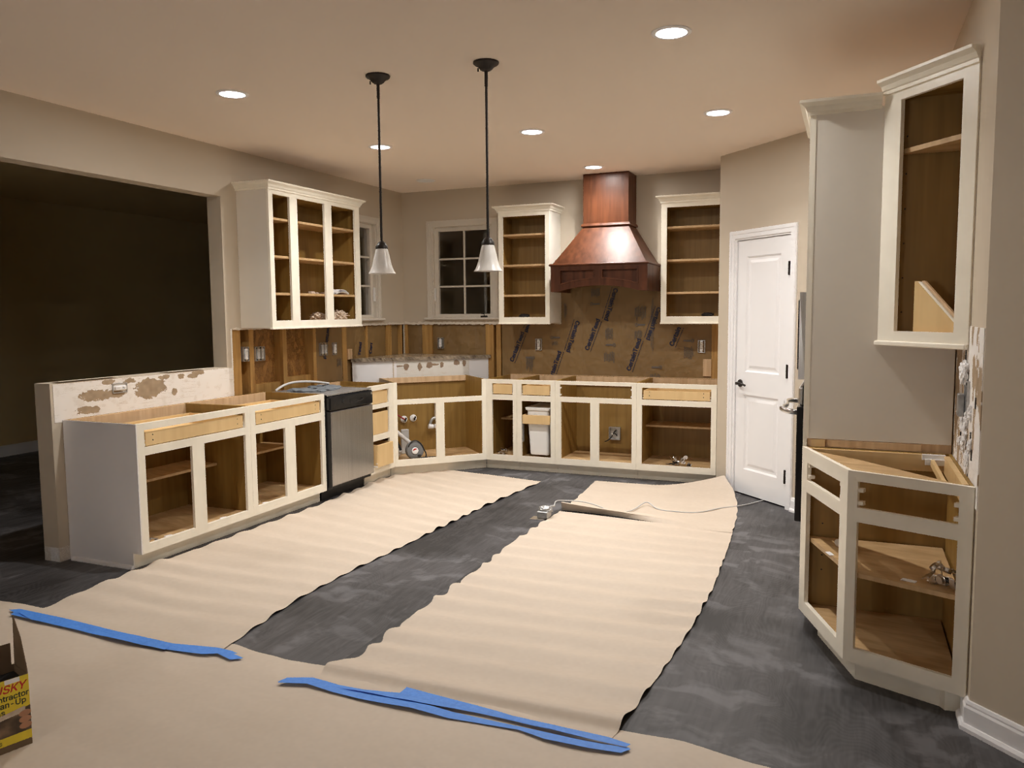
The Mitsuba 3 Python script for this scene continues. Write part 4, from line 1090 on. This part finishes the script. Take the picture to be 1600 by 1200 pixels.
def outlet(Fr, a, z, w, label, gangs=1, face='white_plastic', back='galvanized', horizontal=False):
    o = thing('electrical_outlet', label, 'outlet')
    hw, hh = (0.027 + 0.024 * (gangs - 1), 0.052)
    if horizontal:
        hw, hh = hh, hw
    obj('box', Fr.plate(rects((a - hw - 0.006, z - hh - 0.006, a + hw + 0.006, z + hh + 0.006), [(a - hw, z - hh, a + hw, z + hh)]), w - 0.006, w + 0.05), back, o)
    obj('inside', Fr.box(a - hw, a + hw, w + 0.012, w + 0.016, z - hh, z + hh), 'black_rubber', o)
    for g in range(gangs):
        ac = a + (g - (gangs - 1) / 2) * 0.046
        if horizontal:
            body = obj('receptacle', Fr.box(ac - 0.044, ac + 0.044, w - 0.016, w + 0.01, z - 0.015, z + 0.015, 0.005), face, o)
            ears = [(-0.02, 0), (0.02, 0)]
        else:
            body = obj('receptacle', Fr.box(ac - 0.015, ac + 0.015, w - 0.016, w + 0.01, z - 0.044, z + 0.044, 0.005), face, o)
            ears = [(0, -0.02), (0, 0.02)]
        for da, dz in ears:
            for q in (-0.0055, 0.0055):
                obj('slot', Fr.box(ac + da + q - 0.0014, ac + da + q + 0.0014, w - 0.0165, w - 0.014, z + dz - 0.005, z + dz + 0.005), 'black_print', body)
        if horizontal:
            obj('yoke', Fr.plate(rects((ac - 0.055, z - 0.012, ac + 0.055, z + 0.012), [(ac - 0.044, z - 0.015, ac + 0.044, z + 0.015)]), w - 0.008, w - 0.006), 'chrome', o)
        else:
            obj('yoke', Fr.plate(rects((ac - 0.012, z - 0.056, ac + 0.012, z + 0.056), [(ac - 0.015, z - 0.044, ac + 0.015, z + 0.044)]), w - 0.008, w - 0.006), 'chrome', o)
    return o


outlet(BACK, 1.559, 1.183, 0.004, 'bare white outlet on the insulation below the upper cabinet nearest the window')
outlet(BACK, 3.184, 1.178, 0.004, 'bare white outlet on the insulation beside the pantry corner')
outlet(BACK, 0.440, 1.190, 0.004, 'bare white outlet above the granite ledge')
outlet(LEFT, -2.478, 1.195, 0.006, 'bare white outlet beside the end stud near the half wall')
outlet(LEFT, -2.312, 1.190, 0.006, 'bare double switch box on the stud next to the oriented strand board', 2, 'cable_gray')
outlet(LEFT, -1.450, 1.188, 0.004, 'double switch box on the insulation above the dishwasher', 2, 'cable_gray')
outlet(LEFT, -1.281, 1.184, 0.004, 'bare white outlet on the insulation above the dishwasher')
outlet(LEFT, -3.705, 1.035, -0.004, 'sideways white outlet in the peeled face of the half wall', 1, horizontal=True)
jb = thing('junction_box', 'square metal junction box with loose wires on a cabinet back', 'electrical box')
JF = Frame((2.366, -0.022), (1, 0))
obj('box', JF.plate(rects((-0.056, 0.262, 0.056, 0.386), [(-0.050, 0.268, 0.050, 0.380)]), -0.034, 0.0), 'galvanized', jb)
obj('back_plate', JF.box(-0.050, 0.050, -0.006, 0.0, 0.268, 0.380), 'galvanized', jb)
obj('wire', cat(tube(smooth_path([JF.P(0.01, -0.01, 0.35), JF.P(0.0, -0.05, 0.335), JF.P(-0.02, -0.05, 0.30), JF.P(-0.05, -0.055, 0.265), JF.P(-0.09, -0.06, 0.245)], 6), 0.005, 8), tube(smooth_path([JF.P(0.02, -0.01, 0.30), JF.P(0.0, -0.05, 0.325), JF.P(-0.025, -0.045, 0.29)], 6), 0.005, 8)), 'black_rubber', jb, smooth=50)
obj('wire_nut', place(lathe([(0, 0), (0.009, 0), (0.006, 0.022), (0, 0.024)], n=12), JF.P(-0.012, -0.055, 0.318), rx=60), 'white_plastic', jb)
RF = Frame((4.8815, -3.6), (0, -1))
jr = thing('junction_box', 'gray metal junction box torn open in the peeled right wall', 'electrical box')
obj('box', RF.plate(rects((0.385, 1.10, 0.475, 1.235), [(0.392, 1.107, 0.468, 1.228)]), -0.010, 0.004), 'galvanized', jr)
obj('back_plate', RF.box(0.392, 0.468, -0.001, 0.001, 1.107, 1.228), 'tool_gray', jr)
obj('loose_device', place(RF.box(0.35, 0.40, -0.03, -0.006, 1.09, 1.18, 0.004), (0, 0, 0)), 'galvanized', jr)
pl = trimesh.creation.icosphere(3, 1.0)
pl.vertices *= np.array([0.016, 0.050, 0.045]) * (0.35 + 1.4 * meshkit.fbm(np.array(pl.vertices) * 3.4, 4, 4))[:, None]
pl.apply_translation([4.872, -3.975, 1.262])
obj('plaster_lump', pl, 'white_paper', 'wall_right')
for k, (y, z, ry, rz) in enumerate(((-3.93, 1.06, 0.03, 0.035), (-4.02, 1.03, 0.035, 0.05), (-3.98, 0.98, 0.03, 0.03), (-4.10, 0.93, 0.03, 0.05), (-3.83, 1.09, 0.03, 0.02), (-4.05, 1.09, 0.02, 0.03), (-3.90, 0.98, 0.025, 0.02), (-4.16, 1.0, 0.02, 0.025), (-4.13, 1.12, 0.016, 0.03))):
    s = trimesh.creation.icosphere(3, 1.0)
    s.vertices *= np.array([0.011, ry, rz]) * (0.2 + 1.5 * meshkit.fbm(np.array(s.vertices) * 4.0, 4, 10 + k))[:, None]
    s.apply_translation([4.878, y, z])
    obj('plaster_lump', s, 'white_paper', 'wall_right')
for y, z, h in ((-3.93, 1.34, 0.045), (-4.24, 1.17, 0.02), (-4.15, 1.02, 0.03), (-3.87, 1.0, 0.012), (-3.80, 1.13, 0.010), (-4.02, 1.065, 0.012), (-4.19, 0.97, 0.02)):
    obj('gouge', bx(4.8785, 4.8818, y - 0.008, y + 0.008, z - h, z + h), 'black_rubber', 'wall_right')

# ------------------------------------------------------------------ waste bin
wb = thing('waste_bin', 'white plastic waste bin on a pull-out wooden frame', 'bin')
WBF = Frame((1.567, -0.61), (1, 0))


def rrect(a0, a1, w0, w1, r):
    return sbox(a0 + r, w0 + r, a1 - r, w1 - r).buffer(r, resolution=5)


def loft(sections):
    """A skin through horizontal outlines of the same point count."""
    v, f = [], []
    k = len(sections[0][0])
    for ring, z in sections:
        v += [[x, y, z] for x, y in ring]
    for r in range(len(sections) - 1):
        for j in range(k):
            q, s = r * k + j, r * k + (j + 1) % k
            f += [[q, s, s + k], [q, s + k, q + k]]
    c = len(v)
    v.append([np.mean([p[0] for p in sections[0][0]]), np.mean([p[1] for p in sections[0][0]]), sections[0][1]])
    v.append([np.mean([p[0] for p in sections[-1][0]]), np.mean([p[1] for p in sections[-1][0]]), sections[-1][1]])
    n = (len(sections) - 1) * k
    for j in range(k):
        f += [[c, (j + 1) % k, j], [c + 1, n + j, n + (j + 1) % k]]
    m = trimesh.Trimesh(np.array(v), np.array(f), process=False)
    return fixed(m)


ring = lambda a0, a1, w0, w1, r: list(rrect(a0, a1, w0, w1, r).exterior.coords)[:-1]
obj('body', WBF.put(loft([(ring(0.110, 0.292, 0.065, 0.38, 0.022), 0.160), (ring(0.106, 0.296, 0.060, 0.385, 0.025), 0.175), (ring(0.085, 0.306, 0.045, 0.40, 0.025), 0.56), (ring(0.085, 0.306, 0.045, 0.40, 0.025), 0.585)])), 'bin_plastic', wb, smooth=40)
obj('rim', WBF.put(loft([(ring(0.072, 0.318, 0.034, 0.41, 0.02), 0.588), (ring(0.068, 0.322, 0.030, 0.414, 0.02), 0.610), (ring(0.074, 0.316, 0.036, 0.408, 0.02), 0.614)])), 'bin_plastic', wb, smooth=40)
obj('wood_rail', cat(WBF.box(0.057, 0.333, 0.002, 0.018, 0.460, 0.545, 0.002), WBF.box(0.057, 0.069, 0.018, 0.43, 0.50, 0.545), WBF.box(0.321, 0.333, 0.018, 0.43, 0.50, 0.545)), 'drawer_wood', wb)
for a in (0.050, 0.3345):
    obj('slide_bracket', WBF.box(a, a + 0.0055, 0.006, 0.05, 0.285, 0.48), 'galvanized', wb)

# ------------------------------------------------------------------ loose things in the sink cabinet
SI = lambda a, w, z: SK.P(a, w, z)


def escutcheon(a, z, label):
    e = thing('water_valve', label, 'valve', 'water valves on the back of the sink cabinet')
    ry = math.degrees(math.atan2(SK.u[1], SK.u[0]))
    obj('escutcheon', place(lathe([(0, 0), (0.036, 0), (0.034, 0.006), (0.020, 0.012), (0, 0.013)], n=24), SI(a, 0.573, z), rx=90, rz=ry), 'white_plastic', e, smooth=40)
    obj('stem', tube([SI(a, 0.57, z), SI(a, 0.535, z)], 0.009, 10), 'chrome', e, smooth=50)
    obj('knob', tube([SI(a, 0.532, z - 0.018), SI(a + 0.012, 0.53, z + 0.02)], 0.008, 8), 'black_rubber', e, smooth=50)
    return e


escutcheon(0.240, 0.455, 'round white shut-off valve nearer the red supply hose')
escutcheon(0.335, 0.462, 'round white shut-off valve farther from the red supply hose')
tag(obj('supply_hose', tube(smooth_path([SI(0.11, 0.54, 0.53), SI(0.16, 0.53, 0.51), SI(0.21, 0.53, 0.475), SI(0.240, 0.535, 0.458)], 6), 0.007, 8), 'red_hose', smooth=50), 'short red supply hose on the back of the sink cabinet', 'hose')
dv = thing('drain_valve', 'white drain fitting with chrome stem behind the sink cabinet stile', 'valve')
obj('stem', tube([SI(0.560, 0.55, 0.62), SI(0.560, 0.55, 0.44)], 0.014, 12), 'chrome', dv, smooth=50)
obj('arch', tube(smooth_path([SI(0.500, 0.54, 0.37), SI(0.508, 0.54, 0.42), SI(0.543, 0.54, 0.455), SI(0.568, 0.54, 0.44)], 6), 0.016, 12), 'galvanized', dv, smooth=50)
obj('cap', tube([SI(0.478, 0.52, 0.375), SI(0.525, 0.52, 0.370)], 0.024, 16), 'white_plastic', dv, smooth=40)
obj('cap', tube([SI(0.540, 0.52, 0.375), SI(0.575, 0.52, 0.373)], 0.022, 16), 'white_plastic', dv, smooth=40)
pp = thing('drain_pipe', 'white plastic drain pipe leaning in the sink cabinet beside a gray tool', 'pipe')
obj('tube', tube([SI(0.030, 0.20, 0.425), SI(0.12, 0.20, 0.345), SI(0.200, 0.19, 0.275)], 0.019, 16), 'white_plastic', pp, smooth=50)
obj('collar', tube([SI(0.075, 0.20, 0.385), SI(0.085, 0.20, 0.376)], 0.022, 16), 'bin_plastic', pp, smooth=50)
ef = thing('pipe_fitting', 'white elbow pipe fittings lying in the bottom corner of the sink cabinet', 'pipe fitting')
obj('elbow', tube(smooth_path([SI(0.050, 0.23, 0.160), SI(0.09, 0.23, 0.168), SI(0.100, 0.22, 0.205)], 8), 0.022, 14), 'white_plastic', ef, smooth=50)
obj('collar', tube([SI(0.099, 0.22, 0.195), SI(0.103, 0.218, 0.223)], 0.027, 16), 'white_plastic', ef, smooth=50)
ct = tag(obj('gray_board', SK.box(0.17, 0.25, 0.42, 0.45, 0.131, 0.375, 0.006), 'cable_gray'), 'upright gray board leaning behind the white drain pipe', 'board')  # a plain board standing on end behind the pipe
gt = thing('tool_drum', 'round gray tool drum with white and red hub in the sink cabinet', 'tool')
ry = math.degrees(math.atan2(SK.u[1], SK.u[0]))
cen = SI(0.215, 0.10, 0.222)
obj('drum', place(lathe([(0, -0.045), (0.055, -0.045), (0.080, -0.036), (0.088, -0.015), (0.088, 0.015), (0.080, 0.036), (0.055, 0.045), (0.040, 0.040), (0, 0.040)], n=40), cen, rx=90, rz=ry), 'tool_gray', gt, smooth=40)
hub = obj('hub', place(lathe([(0, 0), (0.031, 0), (0.031, 0.012), (0.026, 0.015), (0, 0.015)], n=28), SI(0.208, 0.062, 0.222), rx=90, rz=ry), 'white_plastic', gt, smooth=40)
obj('hub_print', SK.plate(Polygon([(0.186, 0.224), (0.222, 0.240), (0.214, 0.246), (0.190, 0.240)]), 0.0445, 0.0465), 'red_print', hub)
obj('strap', cat(SK.box(0.232, 0.262, 0.052, 0.058, 0.165, 0.182), tube(smooth_path([SI(0.15, 0.07, 0.25), SI(0.165, 0.06, 0.295), SI(0.21, 0.06, 0.318), SI(0.26, 0.06, 0.29), SI(0.30, 0.06, 0.22), SI(0.315, 0.06, 0.165), SI(0.30, 0.06, 0.142), SI(0.25, 0.06, 0.140)], 8), 0.0055, 8), tube(smooth_path([SI(0.25, 0.06, 0.150), SI(0.32, 0.055, 0.152), SI(0.42, 0.05, 0.148), SI(0.47, 0.05, 0.146)], 6), 0.0055, 8), tube(smooth_path([SI(0.02, 0.17, 0.36), SI(0.06, 0.16, 0.30), SI(0.095, 0.15, 0.22)], 6), 0.012, 8)), 'black_rubber', gt, smooth=50)

# ------------------------------------------------------------------ hardware and scraps left in the cabinets


def hinge(at, rx, ry, rz, label, group=None, dark=False):
    h = thing('cabinet_hinge', label, 'hinge', group)
    parts = (('cup', fixed(lathe([(0, -0.011), (0.016, -0.011), (0.0175, 0.0), (0.021, 0.0), (0.021, 0.002), (0, 0.002)], n=16))),
             ('arm', cat(cbx(0.012, 0.060, -0.007, 0.007, 0.002, 0.012, 0.003), cbx(0.004, 0.020, -0.010, 0.010, 0.001, 0.007, 0.002))),
             ('plate', cbx(0.040, 0.066, -0.020, 0.020, -0.002, 0.002, 0.001)))
    low = min(place(m, (0, 0, 0), rx, ry, rz).bounds[0, 2] for _, m in parts)
    for n, m in parts:
        obj(n, place(m, (at[0], at[1], at[2] - low), rx, ry, rz), 'black_plastic' if dark and n == 'arm' else 'chrome', h)
    return h


hinge((0.545, -4.03, 0.131), 20, 15, 60, 'metal hinge in the front corner of the base cabinet beside the half wall')
hinge((0.50, -3.06, 0.131), 100, 10, 40, 'metal hinge standing in the front corner of the cabinet next to the dishwasher')
for k in range(3):
    hinge((1.33 + 0.03 * k, -0.50 + 0.015 * k, 0.131 + 0.012 * (k == 1)), 40 * k, 20, 70 * k, 'metal hinge in the small pile in the narrowest base cabinet', 'hinges in the narrowest base cabinet')
for k in range(7):
    hinge((2.985 + 0.030 * k, -0.47 + 0.03 * ((k * 2) % 3 - 1), 0.131 + 0.022 * (k % 2)), 70 * k, 25 * (k % 3), 50 * k, 'metal hinge in the pile on the floor of the one-shelf cabinet', 'hinges in the one-shelf cabinet', k % 3 == 0)
for k in range(6):
    hinge((4.775 + 0.022 * (k % 3), -4.165 - 0.035 * (k // 3) + 0.01 * (k % 2), 0.460 + 0.020 * (k % 2) + 0.008 * (k // 3)), 65 * k + 20, 30 * (k % 2), 77 * k, 'metal hinge in the pile on the shelf of the angled base cabinet', 'hinges on the angled cabinet shelf', k % 2 == 0)
for k in range(2):
    hinge((4.435 + 0.02 * k, -3.80 - 0.03 * k, 0.460), 30 + 80 * k, 10, 40 * k, 'dark metal hinge deep on the shelf behind the narrow opening', 'hinges behind the narrow opening', True)


def card(x, y, z, rz, label, sx=0.05, sy=0.022):
    return tag(obj('paper_card', place(cbx(-sx / 2, sx / 2, -sy / 2, sy / 2, 0, 0.002, 0.0008), (x, y, z), 0, 0, rz), 'white_paper'), label, 'card')


card(0.535, -3.86, 0.1305, 80, 'small white card on the cabinet floor beside the half wall, under the shelf')
card(0.540, -3.38, 0.1305, 75, 'small white card on the cabinet floor behind the wide stile, first cabinet')
card(0.520, -2.93, 0.1305, 70, 'small white card beside the standing hinge next to the dishwasher')
card(0.540, -2.50, 0.1305, 85, 'small white card on the cabinet floor closest to the dishwasher')
card(4.690, -4.165, 0.4595, -22, 'small white card on the wide face of the angled cabinet shelf', 0.055, 0.028)
card(4.398, -3.905, 0.4595, -68, 'small white card on the narrow face of the angled cabinet shelf', 0.05, 0.022)
card(2.60, -0.555, 0.1305, 5, 'gray-white card on the floor of the cabinet with the electrical box', 0.07, 0.022)
tag(obj('white_line', tube(smooth_path([(0.03, -3.02, 0.775), (0.03, -3.02, 0.62), (0.03, -3.015, 0.485), (0.035, -2.98, 0.476), (0.045, -2.70, 0.474), (0.05, -2.50, 0.474)], 6), 0.004, 8), 'white_plastic', smooth=50), 'thin white line at the back of the cabinet next to the dishwasher', 'tube')  # a thin pale line down and along the cabinet back, modelled round

# contents of the three-opening upper cabinet
mg = thing('magazine', 'open pale magazine lying on the lowest shelf of the three-opening upper cabinet', 'magazine')
for k in range(3):
    pts = [UL.P(0.995 + 0.20 * t, 0.10, 1.687 + 0.006 * k + (0.020 + 0.006 * k) * math.sin(math.pi * min(1, t * 1.05)) ** 0.8) for t in np.linspace(0, 1, 12)]
    v = np.vstack([pts, np.array(pts) + UL.P(0, 0.13, 0) - UL.P(0, 0, 0), np.array(pts) - [0, 0, 0.003], np.array(pts) + UL.P(0, 0.13, 0) - UL.P(0, 0, 0) - [0, 0, 0.003]])
    f = []
    for j in range(11):
        f += [[j, j + 1, 12 + j + 1], [j, 12 + j + 1, 12 + j], [24 + j, 36 + j + 1, 24 + j + 1], [24 + j, 36 + j, 36 + j + 1], [j, 24 + j + 1, j + 1], [j, 24 + j, 24 + j + 1]]
    obj('leaf_bundle', trimesh.Trimesh(v, np.array(f), process=False), 'white_paper', mg)


def crumple(a, w, z, ra, rw, rz, seed, label):
    s = trimesh.creation.icosphere(4, 1.0)
    d = np.array(s.vertices)
    s.vertices = d * (0.62 + 0.75 * np.abs(meshkit.fbm(d * 2.6, 4, seed) - 0.5) * 2 + 0.25 * meshkit.noise(d * 5, seed))[:, None] * np.array([ra, rw, rz])
    s.vertices[:, 2] = np.maximum(s.vertices[:, 2], -rz * 0.75)
    s.apply_translation([a, w, z + rz * 0.75])
    return tag(obj('crumpled_bag', UL.put(s), 'bag_plastic'), label, 'bag')


crumple(0.775, 0.14, 1.452, 0.085, 0.06, 0.045, 3, 'crumpled plastic bag in the middle opening of the upper cabinet')
crumple(1.075, 0.14, 1.452, 0.115, 0.07, 0.055, 9, 'crumpled plastic bag in the opening nearest the window')
for a, s, l in ((0.655, 0.022, 'small pale block on the shelf of the middle cabinet opening'), (0.735, 0.015, 'low pale scrap beside the small block on the shelf'), (0.82, 0.018, 'pale scrap on the shelf beside the second stile')):
    tag(obj('wood_scrap', UL.box(a, a + s * 2.2, 0.11, 0.15, 1.682, 1.682 + s, 0.004), 'bag_plastic'), l, 'scrap')
for Fr, a, l in ((Frame((1.268, -0.324), (1, 0)), 0.22, 'dark hardware scrap in the upper cabinet nearest the window'), (Frame((2.869, -0.324), (1, 0)), 0.40, 'dark hardware scrap in the upper cabinet beside the pantry corner')):
    s = trimesh.creation.icosphere(2, 1.0)
    s.vertices *= np.array([0.055, 0.03, 0.018]) * (0.6 + 0.8 * meshkit.fbm(np.array(s.vertices) * 2.5, 3, 31))[:, None]
    s.apply_translation([a, 0.12, 1.476])
    tag(obj('hardware_scrap', Fr.put(s), 'black_rubber'), l, 'scrap')
